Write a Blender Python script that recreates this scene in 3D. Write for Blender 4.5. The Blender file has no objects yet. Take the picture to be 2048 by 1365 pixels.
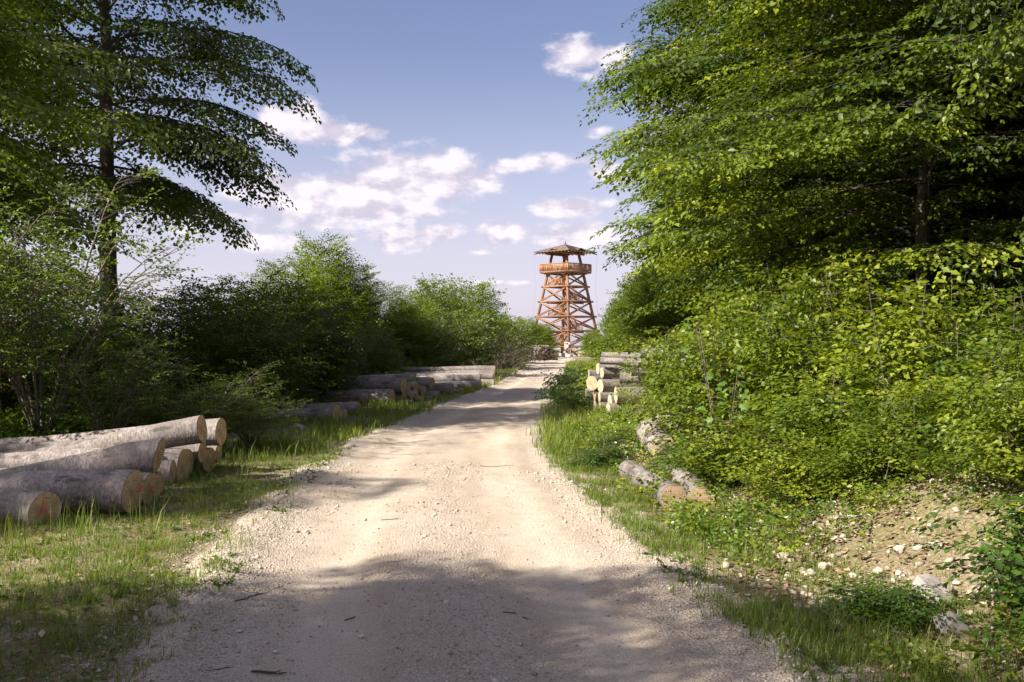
import bpy, math, random
import numpy as np
from mathutils import Vector, Matrix
SC = bpy.context.scene
COL = SC.collection
R = math.radians

# ------------------------------------------------------------------ camera, sky, sun, exposure
cam_data = bpy.data.cameras.new('camera'); cam = bpy.data.objects.new('camera', cam_data); COL.objects.link(cam)
cam_data.lens = 35; cam_data.sensor_width = 36; cam_data.clip_start = 0.1; cam_data.clip_end = 30000
cam.location = (0, 0, 1.7); cam.rotation_euler = (R(90), 0, 0)
SC.camera = cam
SC.view_settings.view_transform = 'Standard'; SC.view_settings.look = 'None'
SC.view_settings.gamma = 1; SC.view_settings.use_curve_mapping = False
SC.view_settings.exposure = 1.03
SUN_EL = R(38); SUN_AZ = R(180 + 62)          # compass from +Y clockwise: sun stands to the left, a little behind the camera
sx, sy = math.sin(SUN_AZ), math.cos(SUN_AZ)
sun_dir = Vector((sx * math.cos(SUN_EL), sy * math.cos(SUN_EL), math.sin(SUN_EL)))
sd = bpy.data.lights.new('sun', 'SUN'); sd.energy = 5.0; sd.angle = R(0.55); sd.color = (1, 0.925, 0.80)
so = bpy.data.objects.new('sun', sd); COL.objects.link(so)
so.rotation_euler = sun_dir.to_track_quat('Z', 'Y').to_euler(); so.location = (-30, -10, 40)
try:
    SC.cycles.use_denoising = True
    SC.cycles.max_bounces = 8; SC.cycles.diffuse_bounces = 4; SC.cycles.transmission_bounces = 4
    SC.cycles.glossy_bounces = 2; SC.cycles.transparent_max_bounces = 4
    SC.cycles.use_adaptive_sampling = True; SC.cycles.adaptive_threshold = 0.02
    SC.cycles.caustics_reflective = False; SC.cycles.caustics_refractive = False
except Exception:
    pass


class NT:
    """small node-tree writer"""
    def __init__(s, tree):
        s.t = tree; tree.nodes.clear()
    def n(s, typ, ins=None, **props):
        nd = s.t.nodes.new(typ)
        for k, v in props.items(): setattr(nd, k, v)
        for k, v in (ins or {}).items():
            if isinstance(v, tuple) and len(v) == 2 and hasattr(v[0], 'outputs'):
                s.t.links.new(v[0].outputs[v[1]], nd.inputs[k])
            elif hasattr(v, 'outputs'):
                s.t.links.new(v.outputs[0], nd.inputs[k])
            else:
                nd.inputs[k].default_value = v
        return nd
    def math(s, op, a, b=None, c=None, clamp=False):
        ins = {0: a}
        if b is not None: ins[1] = b
        if c is not None: ins[2] = c
        return s.n('ShaderNodeMath', ins, operation=op, use_clamp=clamp)
    def vm(s, op, a, b=None, c=None):
        ins = {0: a}
        if b is not None: ins[1] = b
        if c is not None: ins[2] = c
        return s.n('ShaderNodeVectorMath', ins, operation=op)
    def ramp(s, fac, stops, interp='LINEAR'):
        nd = s.n('ShaderNodeValToRGB', {0: fac}); cr = nd.color_ramp; cr.interpolation = interp
        while len(cr.elements) < len(stops): cr.elements.new(0.5)
        for e, (p, c) in zip(cr.elements, stops):
            e.position = p; e.color = (c, c, c, 1) if isinstance(c, (int, float)) else (*c, 1)
        return nd
    def mix(s, f, a, b, blend='MIX'):
        nd = s.n('ShaderNodeMix', data_type='RGBA', blend_type=blend)
        for i, v in ((0, f), (6, a), (7, b)):
            if isinstance(v, tuple) and len(v) == 2 and hasattr(v[0], 'outputs'): s.t.links.new(v[0].outputs[v[1]], nd.inputs[i])
            elif hasattr(v, 'outputs'): s.t.links.new(v.outputs[2] if v.bl_idname == 'ShaderNodeMix' else v.outputs[0], nd.inputs[i])
            else: nd.inputs[i].default_value = (*v, 1) if isinstance(v, tuple) and len(v) == 3 else v
        return nd


world = bpy.data.worlds.new('World'); SC.world = world; world.use_nodes = True
w = NT(world.node_tree)
sky = w.n('ShaderNodeTexSky', sky_type='NISHITA', sun_disc=False, sun_elevation=SUN_EL, sun_rotation=SUN_AZ,
          altitude=300, air_density=1.0, dust_density=1.6, ozone_density=2.0)
tc = w.n('ShaderNodeTexCoord')
sep = w.n('ShaderNodeSeparateXYZ', {0: (tc, 'Generated')})
azn = w.math('ARCTAN2', (sep, 0), (sep, 1)); eln = w.math('ARCSINE', (sep, 2))
AE = w.n('ShaderNodeCombineXYZ', {0: azn, 1: eln, 2: 0.0})
nz = w.n('ShaderNodeTexNoise', {'Vector': w.vm('MULTIPLY', AE, (26.0, 44.0, 1)), 'Scale': 1.0, 'Detail': 9.0, 'Roughness': 0.58})
nz2 = w.n('ShaderNodeTexNoise', {'Vector': w.vm('MULTIPLY_ADD', AE, (26.0, 44.0, 1), (0.30, -0.55, 0)), 'Scale': 1.0, 'Detail': 7.0, 'Roughness': 0.55})
lown = w.n('ShaderNodeTexNoise', {'Vector': w.vm('MULTIPLY', AE, (5.0, 13.0, 1)), 'Scale': 1.0, 'Detail': 3.0})
def ae(px, py): x = (px - 1024) / 1991; z = (682.5 - py) / 1991; return math.atan2(x, 1), math.asin(z / math.sqrt(1 + x * x + z * z))
CLOUDS = [(1150, 108, 62, 36, 1), (1225, 115, 60, 32, .75), (1170, 150, 60, 24, .45), (600, 252, 85, 40, 1.1), (672, 262, 60, 24, .9), (738, 264, 40, 18, .9),
          (840, 352, 125, 46, 1.2), (700, 402, 165, 54, 1.05), (590, 405, 120, 54, .95), (850, 425, 60, 20, .8), (560, 365, 90, 28, .7), (620, 450, 120, 20, .6), (770, 440, 90, 22, .7),
          (1012, 332, 56, 20, .85), (1115, 326, 95, 24, .8), (1215, 345, 50, 26, .9), (1195, 262, 50, 26, .5), (1132, 414, 64, 21, 1.05), (1210, 408, 50, 16, .5), (1008, 468, 50, 28, 1), (888, 466, 52, 19, 1),
          (800, 480, 62, 28, 1.05), (520, 486, 130, 24, .8), (1155, 474, 90, 30, 1), (1000, 566, 120, 8, .7), (745, 570, 50, 7, .6), (960, 505, 50, 12, .4), (700, 480, 60, 12, .35), (420, 440, 160, 40, .6), (470, 390, 80, 30, .6)]
acc = None
for (px, py, hw, hh, st) in CLOUDS:
    a, e = ae(px, py); a1, _ = ae(px + hw, py); _, e1 = ae(px, py - hh)
    ia, ie = 1 / abs(a1 - a), 1 / abs(e1 - e)
    L_ = w.vm('LENGTH', w.vm('MULTIPLY_ADD', AE, (ia, ie, 0), (-a * ia, -e * ie, 0)))
    v = w.math('SUBTRACT', st, (L_, 'Value'))
    v2 = w.math('MULTIPLY_ADD', (L_, 'Value'), -0.85, st)
    acc = v2 if acc is None else w.math('SMOOTH_MAX', acc, v2, 0.12)
# clouds of the same kind over the rest of the sky (left, right and behind of the view)
away = w.n('ShaderNodeMapRange', {0: w.math('ABSOLUTE', azn), 1: 0.42, 2: 0.6, 3: 0.0, 4: 1.0})
oth = w.math('MULTIPLY', w.math('MULTIPLY', w.math('SUBTRACT', (lown, 0), 0.52), 5.0), away)
acc = w.math('MAXIMUM', acc, w.math('SUBTRACT', oth, w.math('MULTIPLY', w.math('SUBTRACT', 1.0, away), 3.0)))
dens = w.math('ADD', w.math('ADD', acc, 0.10), w.math('MULTIPLY', w.math('SUBTRACT', (nz, 0), 0.5), 1.85))
alpha = w.n('ShaderNodeMapRange', {0: dens, 1: 0.02, 2: 0.62, 3: 0.0, 4: 1.0}, interpolation_type='SMOOTHSTEP')
lit = w.math('MULTIPLY_ADD', w.math('SUBTRACT', (nz, 0), (nz2, 0)), 4.5, 0.5, clamp=True)
core = w.n('ShaderNodeMapRange', {0: dens, 1: 0.2, 2: 1.3, 3: 0.0, 4: 1.0})
lit2 = w.math('MULTIPLY_ADD', core, 0.22, lit, clamp=True)
ccol = w.mix(lit2, (5.6, 5.2, 6.3), (8.9, 8.2, 8.7))
skyt = w.mix(1.0, (sky, 0), (1.36, 1.12, 1.18), 'MULTIPLY')
hz = w.n('ShaderNodeMapRange', {0: eln, 1: 0.0, 2: 0.30, 3: 0.66, 4: 0.0}, interpolation_type='SMOOTHSTEP')
skyh = w.mix(hz, skyt, (7.2, 6.8, 8.3))
am = w.math('MULTIPLY', alpha, 0.93)
skyc = w.mix(am, skyh, ccol)
bg = w.n('ShaderNodeBackground', {0: (skyc, 2), 1: 0.060})
w.n('ShaderNodeOutputWorld', {0: bg})

# ------------------------------------------------------------------ object helpers
def tag(o, label=None, cat=None, group=None, kind=None):
    if label: o['label'] = label
    if cat: o['category'] = cat
    if group: o['group'] = group
    if kind: o['kind'] = kind
    return o
def link(o, parent=None):
    COL.objects.link(o)
    if parent is not None: o.parent = parent
    return o
def empty(name, loc=(0, 0, 0), rz=0.0):
    o = bpy.data.objects.new(name, None); o.location = loc; o.rotation_euler = (0, 0, rz); o.empty_display_size = 0.2
    return link(o)
def make_mesh(name, V, polys, mat=None, smooth=False, tone=None):
    me = bpy.data.meshes.new(name)
    V = np.asarray(V, np.float32).reshape(-1, 3)
    polys = [np.asarray(p, np.int32) for p in polys if len(p)]
    nl = sum(p.size for p in polys); nf = sum(len(p) for p in polys)
    me.vertices.add(len(V)); me.vertices.foreach_set('co', V.ravel())
    me.loops.add(nl); me.loops.foreach_set('vertex_index', np.concatenate([p.ravel() for p in polys]))
    tot = np.concatenate([np.full(len(p), p.shape[1], np.int32) for p in polys])
    st = np.concatenate([[0], np.cumsum(tot)[:-1]]).astype(np.int32)
    me.polygons.add(nf); me.polygons.foreach_set('loop_start', st)
    try: me.polygons.foreach_set('loop_total', tot)
    except Exception: pass
    if smooth: me.polygons.foreach_set('use_smooth', np.ones(nf, bool))
    if tone is not None:
        a = me.attributes.new('tone', 'FLOAT', 'POINT'); a.data.foreach_set('value', np.asarray(tone, np.float32))
    me.update(calc_edges=True)
    if mat: me.materials.append(mat)
    return me
def obj(name, me, parent=None, loc=None, rot=None):
    o = bpy.data.objects.new(name, me); link(o, parent)
    if loc is not None: o.location = loc
    if rot is not None: o.rotation_euler = rot
    return o
class MB:
    def __init__(s): s.V = []; s.P = {3: [], 4: []}; s.n = 0; s.T = []
    def add(s, V, P, tone=0.5):
        V = np.asarray(V, float).reshape(-1, 3); s.V.append(V)
        for p in P:
            p = np.asarray(p, int)
            if len(p): s.P[p.shape[1]].append(p + s.n)
        s.T.append(np.broadcast_to(np.asarray(tone, float), (len(V),))); s.n += len(V)
    def mesh(s, name, mat, smooth=False):
        return make_mesh(name, np.concatenate(s.V), [np.concatenate(s.P[k]) for k in (3, 4) if s.P[k]], mat, smooth, np.concatenate(s.T))
    def build(s, name, mat, parent=None, smooth=False): return obj(name, s.mesh(name, mat, smooth), parent)
BOXF = np.array([[0, 3, 2, 1], [4, 5, 6, 7], [0, 1, 5, 4], [1, 2, 6, 5], [2, 3, 7, 6], [3, 0, 4, 7]])
def box(mb, x0, x1, y0, y1, z0, z1):
    mb.add([(x0, y0, z0), (x1, y0, z0), (x1, y1, z0), (x0, y1, z0), (x0, y0, z1), (x1, y0, z1), (x1, y1, z1), (x0, y1, z1)], [BOXF])
def beam(mb, a, b, wd, ht, up=(0, 0, 1)):
    a, b = Vector(a), Vector(b); d = (b - a).normalized(); s = d.cross(Vector(up))
    if s.length < 1e-4: s = d.cross(Vector((1, 0, 0)))
    s.normalize(); u = s.cross(d)
    c = []
    for p in (a, b):
        for i, j in ((-1, -1), (1, -1), (1, 1), (-1, 1)): c.append(p + s * (i * wd / 2) + u * (j * ht / 2))
    mb.add([tuple(x) for x in c], [np.array([[0, 1, 2, 3], [7, 6, 5, 4], [0, 4, 5, 1], [1, 5, 6, 2], [2, 6, 7, 3], [3, 7, 4, 0]])])
def tube(P, rad, k=6, cap=False):
    P = np.asarray(P, float); n = len(P); T = np.gradient(P, axis=0); T /= np.linalg.norm(T, axis=1)[:, None] + 1e-9
    ref = np.array([0, 0, 1.0]) if abs(T[:, 2]).mean() < 0.85 else np.array([1.0, 0, 0])
    S = np.cross(T, ref); S /= np.linalg.norm(S, axis=1)[:, None] + 1e-9; U = np.cross(S, T)
    a = np.arange(k) * 2 * np.pi / k; rad = np.broadcast_to(np.asarray(rad, float), (n,))
    V = P[:, None] + rad[:, None, None] * (np.cos(a)[None, :, None] * S[:, None] + np.sin(a)[None, :, None] * U[:, None])
    i = np.arange(n - 1)[:, None] * k; j = np.arange(k)[None]; j2 = (j + 1) % k
    Q = np.stack([i + j, i + j2, i + k + j2, i + k + j], -1).reshape(-1, 4)
    return V.reshape(-1, 3), [Q]

def hsh(ix, iy, seed):
    h = (ix.astype(np.int64) * 374761393 + iy.astype(np.int64) * 668265263 + seed * 1274126177) & 0xffffffff
    h = ((h ^ (h >> 13)) * 1274126177) & 0xffffffff
    return ((h ^ (h >> 16)) & 0xffffff) / float(0xffffff)
def vn(x, y, seed=0):
    x = np.asarray(x, float); y = np.asarray(y, float); x, y = np.broadcast_arrays(x, y)
    ix, iy = np.floor(x), np.floor(y); fx, fy = x - ix, y - iy; fx = fx * fx * (3 - 2 * fx); fy = fy * fy * (3 - 2 * fy)
    a, b, c, d = hsh(ix, iy, seed), hsh(ix + 1, iy, seed), hsh(ix, iy + 1, seed), hsh(ix + 1, iy + 1, seed)
    return (a * (1 - fx) + b * fx) * (1 - fy) + (c * (1 - fx) + d * fx) * fy
def fbm(x, y, seed=0, o=4):
    s = 0; a = 0.5; t = 0
    for i in range(o): s = s + a * vn(x * 2 ** i, y * 2 ** i, seed + i * 17); t += a; a *= 0.5
    return s / t
def sm(t): t = np.clip(t, 0, 1); return t * t * (3 - 2 * t)

# ------------------------------------------------------------------ terrain functions
_RY = [-20, 4.96, 6.55, 7.93, 9.75, 13.7, 17.2, 23, 31.6, 47, 65, 80.6, 97, 115, 130]
_RX = [1.7, 1.53, 1.16, 1.06, .91, .55, .42, .70, 1.36, 2.5, 3.6, 4.7, 5.9, 8.5, 10.7]
_LY = [-20, 4.96, 6.0, 7.25, 9, 11.8, 15.6, 21.5, 29, 38.9, 65, 80.6, 97, 115, 130]
_LX = [-1.7, -1.76, -1.92, -2.12, -2.28, -2.51, -2.62, -2.1, -1.5, -.47, .9, 1.6, 3.0, 5.6, 7.8]
def eR(y): return (np.interp(y - .6, _RY, _RX) + np.interp(y, _RY, _RX) + np.interp(y + .6, _RY, _RX)) / 3
def eL(y): return (np.interp(y - .6, _LY, _LX) + np.interp(y, _LY, _LX) + np.interp(y + .6, _LY, _LX)) / 3
def G(x, y):
    x = np.asarray(x, float); y = np.asarray(y, float)
    r = np.hypot(x, y)
    z = -0.5 * sm((y - 95) / 45) - 42 * sm((r - 165) / 900)
    dr = x - eR(y)
    near = sm((r - 300) / -100)
    z = z + near * (0.95 * sm((dr - .75) / 2.7) + np.clip(dr - 3.4, 0, 20) * .04) * sm((60 - y) / 30)
    side = np.maximum(dr, eL(y) - x)
    z = z + near * (fbm(x * .9, y * .9, 3) - .5) * .16 * sm(side / 1.2)
    z = z + near * (fbm(x * 6, y * 6, 9, 3) - .5) * .05 * sm((side + .25) / .5) * sm((60 - r) / 20)
    z = z - near * .03 * sm((-side - .05) / .25)
    return z
def g1(x, y): return float(G(np.array([x]), np.array([y]))[0])
def at(px, py, d): return ((px - 1024) / 1991 * d, d, 1.7 - (py - 682.5) / 1991 * d)
# ------------------------------------------------------------------ materials
def new_mat(name):
    m = bpy.data.materials.new(name); m.use_nodes = True; return m, NT(m.node_tree)
def fin(t, col, rough=.8, bump=None, dist=.01, strength=1.0, spec=.3):
    b = t.n('ShaderNodeBsdfPrincipled', {'Base Color': (col, 2) if hasattr(col, 'bl_idname') and col.bl_idname == 'ShaderNodeMix' else col, 'Roughness': rough, 'Specular IOR Level': spec})
    if bump is not None:
        bp = t.n('ShaderNodeBump', {'Height': bump, 'Distance': dist, 'Strength': strength}); t.t.links.new(bp.outputs[0], b.inputs['Normal'])
    t.n('ShaderNodeOutputMaterial', {0: b})
def noise(t, vec, scale, detail=4.0, rough=.55, **k):
    return t.n('ShaderNodeTexNoise', {'Vector': vec, 'Scale': scale, 'Detail': detail, 'Roughness': rough}, **k)

def leaf_mat(name, stops, trans=.38, rough=.42, spec=.45, tmul=(1.7, 1.7, .5)):
    m, t = new_mat(name)
    at_ = t.n('ShaderNodeAttribute', attribute_name='tone')
    oi = t.n('ShaderNodeObjectInfo')
    f = t.math('ADD', (at_, 'Fac'), t.math('MULTIPLY', t.math('SUBTRACT', (oi, 'Random'), .5), .16), clamp=True)
    c = t.ramp(f, stops)
    geo = t.n('ShaderNodeNewGeometry')
    b = t.n('ShaderNodeBsdfPrincipled', {'Base Color': c, 'Roughness': rough, 'Specular IOR Level': spec})
    tr = t.n('ShaderNodeBsdfTranslucent', {0: (t.mix(1.0, c, tmul, 'MULTIPLY'), 2)})
    mx = t.n('ShaderNodeMixShader', {0: trans, 1: b, 2: tr})
    t.n('ShaderNodeOutputMaterial', {0: mx}); return m
M = {}
M['beech'] = leaf_mat('beech_leaf', [(0, (.022, .042, .006)), (.4, (.075, .120, .009)), (.75, (.17, .225, .016)), (1, (.30, .33, .03))], trans=.3, rough=.45, spec=.38)
M['deep'] = leaf_mat('forest_shade_leaf', [(0, (.010, .022, .005)), (1, (.05, .075, .010))], trans=.15)  # deep forest shade put into the leaf colour of the backing trees
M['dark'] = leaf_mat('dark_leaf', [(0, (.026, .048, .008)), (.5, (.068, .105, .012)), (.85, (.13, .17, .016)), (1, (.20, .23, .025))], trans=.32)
M['mid'] = leaf_mat('bush_leaf', [(0, (.035, .07, .010)), (.5, (.095, .158, .015)), (1, (.19, .26, .025))], trans=.36)
M['pale'] = leaf_mat('pale_bush_leaf', [(0, (.055, .08, .022)), (.5, (.13, .17, .042)), (1, (.24, .27, .08))], trans=.3)
M['ash'] = leaf_mat('ash_leaf', [(0, (.05, .085, .010)), (.5, (.14, .205, .016)), (1, (.27, .32, .03))], trans=.4)
M['airy'] = leaf_mat('shrub_leaf', [(0, (.05, .09, .012)), (.5, (.13, .20, .025)), (1, (.27, .33, .06))], trans=.35)
M['yellow'] = leaf_mat('young_leaf', [(0, (.045, .075, .010)), (.5, (.145, .20, .018)), (1, (.30, .34, .04))], trans=.33)
M['glossy'] = leaf_mat('glossy_leaf', [(0, (.03, .065, .009)), (.6, (.075, .145, .015)), (1, (.16, .23, .03))], trans=.28, rough=.3, spec=.6)
M['lobed'] = leaf_mat('maple_leaf', [(0, (.09, .17, .03)), (1, (.17, .26, .06))], trans=.35)
M['grass'] = leaf_mat('grass_blade', [(0, (.30, .24, .11)), (.12, (.22, .21, .07)), (.2, (.10, .155, .020)), (.7, (.16, .22, .030)), (1, (.28, .32, .06))], trans=.35, rough=.5)
M['weed'] = leaf_mat('weed_leaf', [(0, (.07, .12, .02)), (1, (.15, .21, .04))], trans=.25)
M['litter'], t = new_mat('dead_leaf')
a_ = t.n('ShaderNodeAttribute', attribute_name='tone')
fin(t, t.ramp((a_, 'Fac'), [(0, (.10, .055, .030)), (.4, (.24, .15, .085)), (.75, (.36, .25, .155)), (1, (.52, .42, .30))]), .8)

def bark(name, c0, c1, c2, scale=1.0, rough=.85, bumpd=.012):
    m, t = new_mat(name); tc = t.n('ShaderNodeTexCoord'); v = (tc, 'Object')
    n1 = noise(t, v, 3.2 * scale, 6.0, .6); n2 = noise(t, t.vm('MULTIPLY', v, (2.2, 1, 1)), 22 * scale, 4.0, .65)
    n3 = noise(t, t.vm('MULTIPLY', v, (1, 1, .35)), 60 * scale, 3.0)
    c = t.ramp((n1, 0), [(.3, c0), (.5, c1), (.68, c2)])
    c = t.mix(t.ramp((n2, 0), [(.42, 0.0), (.60, .9)]), c, tuple(x * .55 for x in c1))
    oi = t.n('ShaderNodeObjectInfo')
    c = t.mix(1.0, c, t.ramp((oi, 'Random'), [(0, (.78, .76, .76)), (.5, (1, .98, .97)), (1, (1.12, 1.1, 1.1))]), 'MULTIPLY')
    sp = noise(t, v, 9 * scale, 2.0, .4)
    c = t.mix(t.ramp((sp, 0), [(.70, 0.0), (.735, .8)]), c, (.52, .40, .26))
    dk = noise(t, t.vm('MULTIPLY', v, (.6, 2, 2)), 5 * scale, 3.0, .6)
    c = t.mix(t.ramp((dk, 0), [(.56, 0.0), (.66, .75)]), c, (.07, .06, .05))
    h = t.math('ADD', (n2, 0), t.math('MULTIPLY', (n3, 0), .5))
    fin(t, c, rough, h, bumpd, .8); return m
M['log_bark'] = bark('beech_log_bark', (.19, .16, .145), (.32, .285, .265), (.46, .425, .40))
M['oldbark'] = bark('old_log_bark', (.13, .10, .085), (.24, .20, .17), (.34, .30, .27))
M['trunk'] = bark('trunk_bark', (.05, .045, .038), (.10, .09, .08), (.16, .15, .13), 1.0)
M['stem'] = bark('stem_bark', (.12, .10, .08), (.20, .165, .13), (.28, .24, .20), 2.0, bumpd=.003)
M['twig'] = bark('dry_twig', (.06, .045, .035), (.12, .09, .07), (.2, .16, .13), 4.0, bumpd=.002)
def cut(name, base, dark, light):
    m, t = new_mat(name); tc = t.n('ShaderNodeTexCoord'); v = (tc, 'Object')
    nd = noise(t, v, 3.0, 3.0)
    p = t.vm('MULTIPLY', v, (0, 1, 1))
    p = t.vm('ADD', p, t.vm('MULTIPLY', t.vm('SUBTRACT', (nd, 1), (.5, .5, .5)), (0, .05, .05)))
    r = t.vm('LENGTH', p)
    rings = t.math('SINE', t.math('MULTIPLY', (r, 'Value'), 330.0))
    n1 = noise(t, t.vm('MULTIPLY', v, (1, 3.5, 30)), 2.4, 5.0, .6); n2 = noise(t, v, 7.0, 4.0)
    c = t.ramp((n1, 0), [(.3, dark), (.5, base), (.72, light)])
    c = t.mix(t.math('MULTIPLY_ADD', rings, .2, .2, clamp=True), c, tuple(x * .6 for x in base))
    heart = t.ramp((r, 'Value'), [(.0, .55), (.045, .35), (.10, 0.0)])
    c = t.mix(heart, c, tuple(x * .62 for x in base))
    c = t.mix(t.ramp((n2, 0), [(.46, 0.0), (.68, .75)]), c, tuple(x * .5 for x in base))
    cr = t.n('ShaderNodeTexVoronoi', {'Vector': t.vm('MULTIPLY', v, (1, 1, .3)), 'Scale': 9.0}, feature='DISTANCE_TO_EDGE')
    c = t.mix(t.ramp((cr, 0), [(0.0, .75), (.018, 0.0)]), c, (.07, .05, .035))
    fin(t, c, .85, t.math('ADD', (n1, 0), t.math('MULTIPLY', rings, .1)), .004, .7); return m
M['cut'] = cut('sawn_wood', (.62, .44, .28), (.46, .31, .19), (.74, .57, .39))
M['cutpale'] = cut('fresh_sawn_wood', (.66, .53, .36), (.50, .38, .24), (.78, .67, .50))
M['cutold'] = cut('weathered_sawn_wood', (.34, .25, .17), (.22, .16, .11), (.46, .36, .26))
m, t = new_mat('red_marking_paint'); fin(t, (.75, .10, .07, 1), .6); M['red'] = m
m, t = new_mat('pale_stripped_wood'); tc = t.n('ShaderNodeTexCoord'); n1 = noise(t, (tc, 'Object'), 18, 4.0)
fin(t, t.ramp((n1, 0), [(.3, (.45, .33, .2)), (.7, (.74, .62, .45))]), .8, (n1, 0), .004); M['stripped'] = m

# ground soil / verge
m, t = new_mat('verge_soil'); tc = t.n('ShaderNodeTexCoord'); v = (tc, 'Object')
at_ = t.n('ShaderNodeAttribute', attribute_name='tone')          # 1 = gravelly, 0 = forest soil
n1 = noise(t, v, 2.0, 6.0, .6); n2 = noise(t, v, 40, 4.0, .6); vo = t.n('ShaderNodeTexVoronoi', {'Vector': v, 'Scale': 34.0}); vo2 = t.n('ShaderNodeTexVoronoi', {'Vector': v, 'Scale': 80.0})
soil = t.ramp((n2, 0), [(.3, (.13, .10, .072)), (.5, (.28, .215, .155)), (.7, (.45, .37, .285))])
soil = t.mix(t.ramp((n1, 0), [(.42, 0.0), (.62, .55)]), soil, (.17, .145, .07))
soil = t.mix(t.ramp((vo, 'Distance'), [(.12, .5), (.3, 0.0)]), soil, (.42, .35, .26))
grav = t.mix(t.ramp((vo2, 'Distance'), [(.1, .0), (.55, .7)]), (.56, .475, .39), (.34, .28, .22))
n5 = noise(t, v, 1.3, 5.0, .6)
soil = t.mix(t.ramp((n5, 0), [(.40, .1), (.58, .6)]), soil, t.ramp((n2, 0), [(.35, (.06, .075, .018)), (.5, (.14, .14, .04)), (.65, (.27, .22, .10))]))
c = t.mix(t.ramp(t.math('ADD', (at_, 'Fac'), t.math('MULTIPLY', t.math('SUBTRACT', (n1, 0), .5), 1.2)), [(.35, 0.0), (.65, 1.0)]), soil, grav)
pos = t.n('ShaderNodeNewGeometry'); rr = t.vm('LENGTH', (pos, 'Position'))
farf = t.n('ShaderNodeMapRange', {0: (rr, 'Value'), 1: 140.0, 2: 600.0, 3: 0.0, 4: 1.0})
fn = noise(t, t.vm('MULTIPLY', (pos, 'Position'), (.004, .004, 0)), 1.0, 3.0)
c = t.mix(farf, c, t.ramp((fn, 0), [(.4, (.30, .32, .24)), (.5, (.42, .38, .30)), (.6, (.24, .28, .20))], 'CONSTANT'))  # far fields, their colour kept pale in place of distance haze
fin(t, c, .95, t.math('ADD', (n2, 0), t.math('MULTIPLY', (vo, 'Distance'), -.6)), .02, .8, .1); M['soil'] = m

# gravel road
m, t = new_mat('limestone_gravel'); tc = t.n('ShaderNodeTexCoord'); v = (tc, 'Object')
at_ = t.n('ShaderNodeAttribute', attribute_name='tone')          # 0 wheel track, 1 loose gravel
n0 = noise(t, t.vm('MULTIPLY', v, (1.4, .45, 1)), 1.1, 5.0, .6); n1 = noise(t, v, 5.0, 6.0, .65); n2 = noise(t, v, 70, 4.0, .7)
vo = t.n('ShaderNodeTexVoronoi', {'Vector': v, 'Scale': 62.0}); vo2 = t.n('ShaderNodeTexVoronoi', {'Vector': v, 'Scale': 130.0})
c = t.ramp((n1, 0), [(.25, (.45, .365, .275)), (.5, (.56, .475, .375)), (.75, (.655, .57, .465))])
c = t.mix(t.ramp((n0, 0), [(.42, 0.0), (.62, .85)]), c, (.40, .305, .215))
c = t.mix(t.ramp((at_, 'Fac'), [(.1, .55), (.5, 0.0)]), c, (.66, .575, .475))
c = t.mix(t.math('MULTIPLY', (at_, 'Fac'), .5), c, t.mix((vo, 'Color'), (.40, .335, .28), (.74, .67, .59)))
c = t.mix(t.ramp((n2, 0), [(.35, .5), (.5, 0.0)]), c, (.30, .235, .175))
c = t.mix(t.ramp((vo2, 'Distance'), [(.45, 0.0), (.8, .45)]), c, (.26, .205, .16))
hgt = t.math('ADD', t.math('MULTIPLY', (vo, 'Distance'), t.math('MULTIPLY_ADD', (at_, 'Fac'), -1.0, -.25)), t.math('MULTIPLY', (n2, 0), .55))
fin(t, c, .95, hgt, .013, .9, .12); M['road'] = m

m, t = new_mat('limestone'); tc = t.n('ShaderNodeTexCoord'); at_ = t.n('ShaderNodeAttribute', attribute_name='tone'); n1 = noise(t, (tc, 'Object'), 14, 5.0, .65)
c = t.mix(t.math('MULTIPLY', (n1, 0), .4), t.ramp((at_, 'Fac'), [(0, (.26, .21, .165)), (.5, (.50, .43, .35)), (1, (.74, .67, .58))]), (.46, .39, .31))
fin(t, c, .92, (n1, 0), .01, .6, .15); M['stone'] = m
m, t = new_mat('grey_rock'); tc = t.n('ShaderNodeTexCoord'); n1 = noise(t, (tc, 'Object'), 4, 7.0, .7); n2 = noise(t, (tc, 'Object'), 1.8, 3.0)
c = t.ramp((n1, 0), [(.3, (.20, .18, .17)), (.5, (.36, .33, .30)), (.68, (.52, .48, .42))]); c = t.mix(t.ramp((n2, 0), [(.45, 0.0), (.6, .6)]), c, (.42, .36, .29))
fin(t, c, .9, (n1, 0), .03, .8, .15); M['rock'] = m

def wood(name, a, b, c_, rough=.7):
    m, t = new_mat(name); tc = t.n('ShaderNodeTexCoord'); v = (tc, 'Object')
    n1 = noise(t, t.vm('MULTIPLY', v, (1, 1, .6)), 1.6, 5.0, .6); n2 = noise(t, v, 9, 4.0, .6)
    oi = t.n('ShaderNodeObjectInfo')
    c = t.ramp(t.math('ADD', t.math('MULTIPLY', (n1, 0), .55), t.math('MULTIPLY', (n2, 0), .45)), [(.35, a), (.5, b), (.66, c_)])
    c = t.mix(1.0, c, t.ramp((oi, 'Random'), [(0, (.8, .78, .78)), (1, (1.15, 1.15, 1.15))]), 'MULTIPLY')
    fin(t, c, rough, (n2, 0), .01, .5, .25); return m
M['timber'] = wood('red_brown_timber', (.17, .09, .055), (.27, .148, .085), (.35, .21, .13))
M['timber_lt'] = wood('orange_timber', (.33, .15, .065), (.46, .225, .10), (.55, .30, .15))
M['shingle'] = wood('weathered_shingle', (.075, .055, .045), (.15, .115, .095), (.22, .18, .155), .9)
m, t = new_mat('concrete'); fin(t, (.42, .40, .37, 1), .9); M['concrete'] = m
m, t = new_mat('white_board'); fin(t, (.62, .60, .60, 1), .6); M['white'] = m
m, t = new_mat('dark_print'); fin(t, (.06, .06, .07, 1), .6); M['ink'] = m
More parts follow.
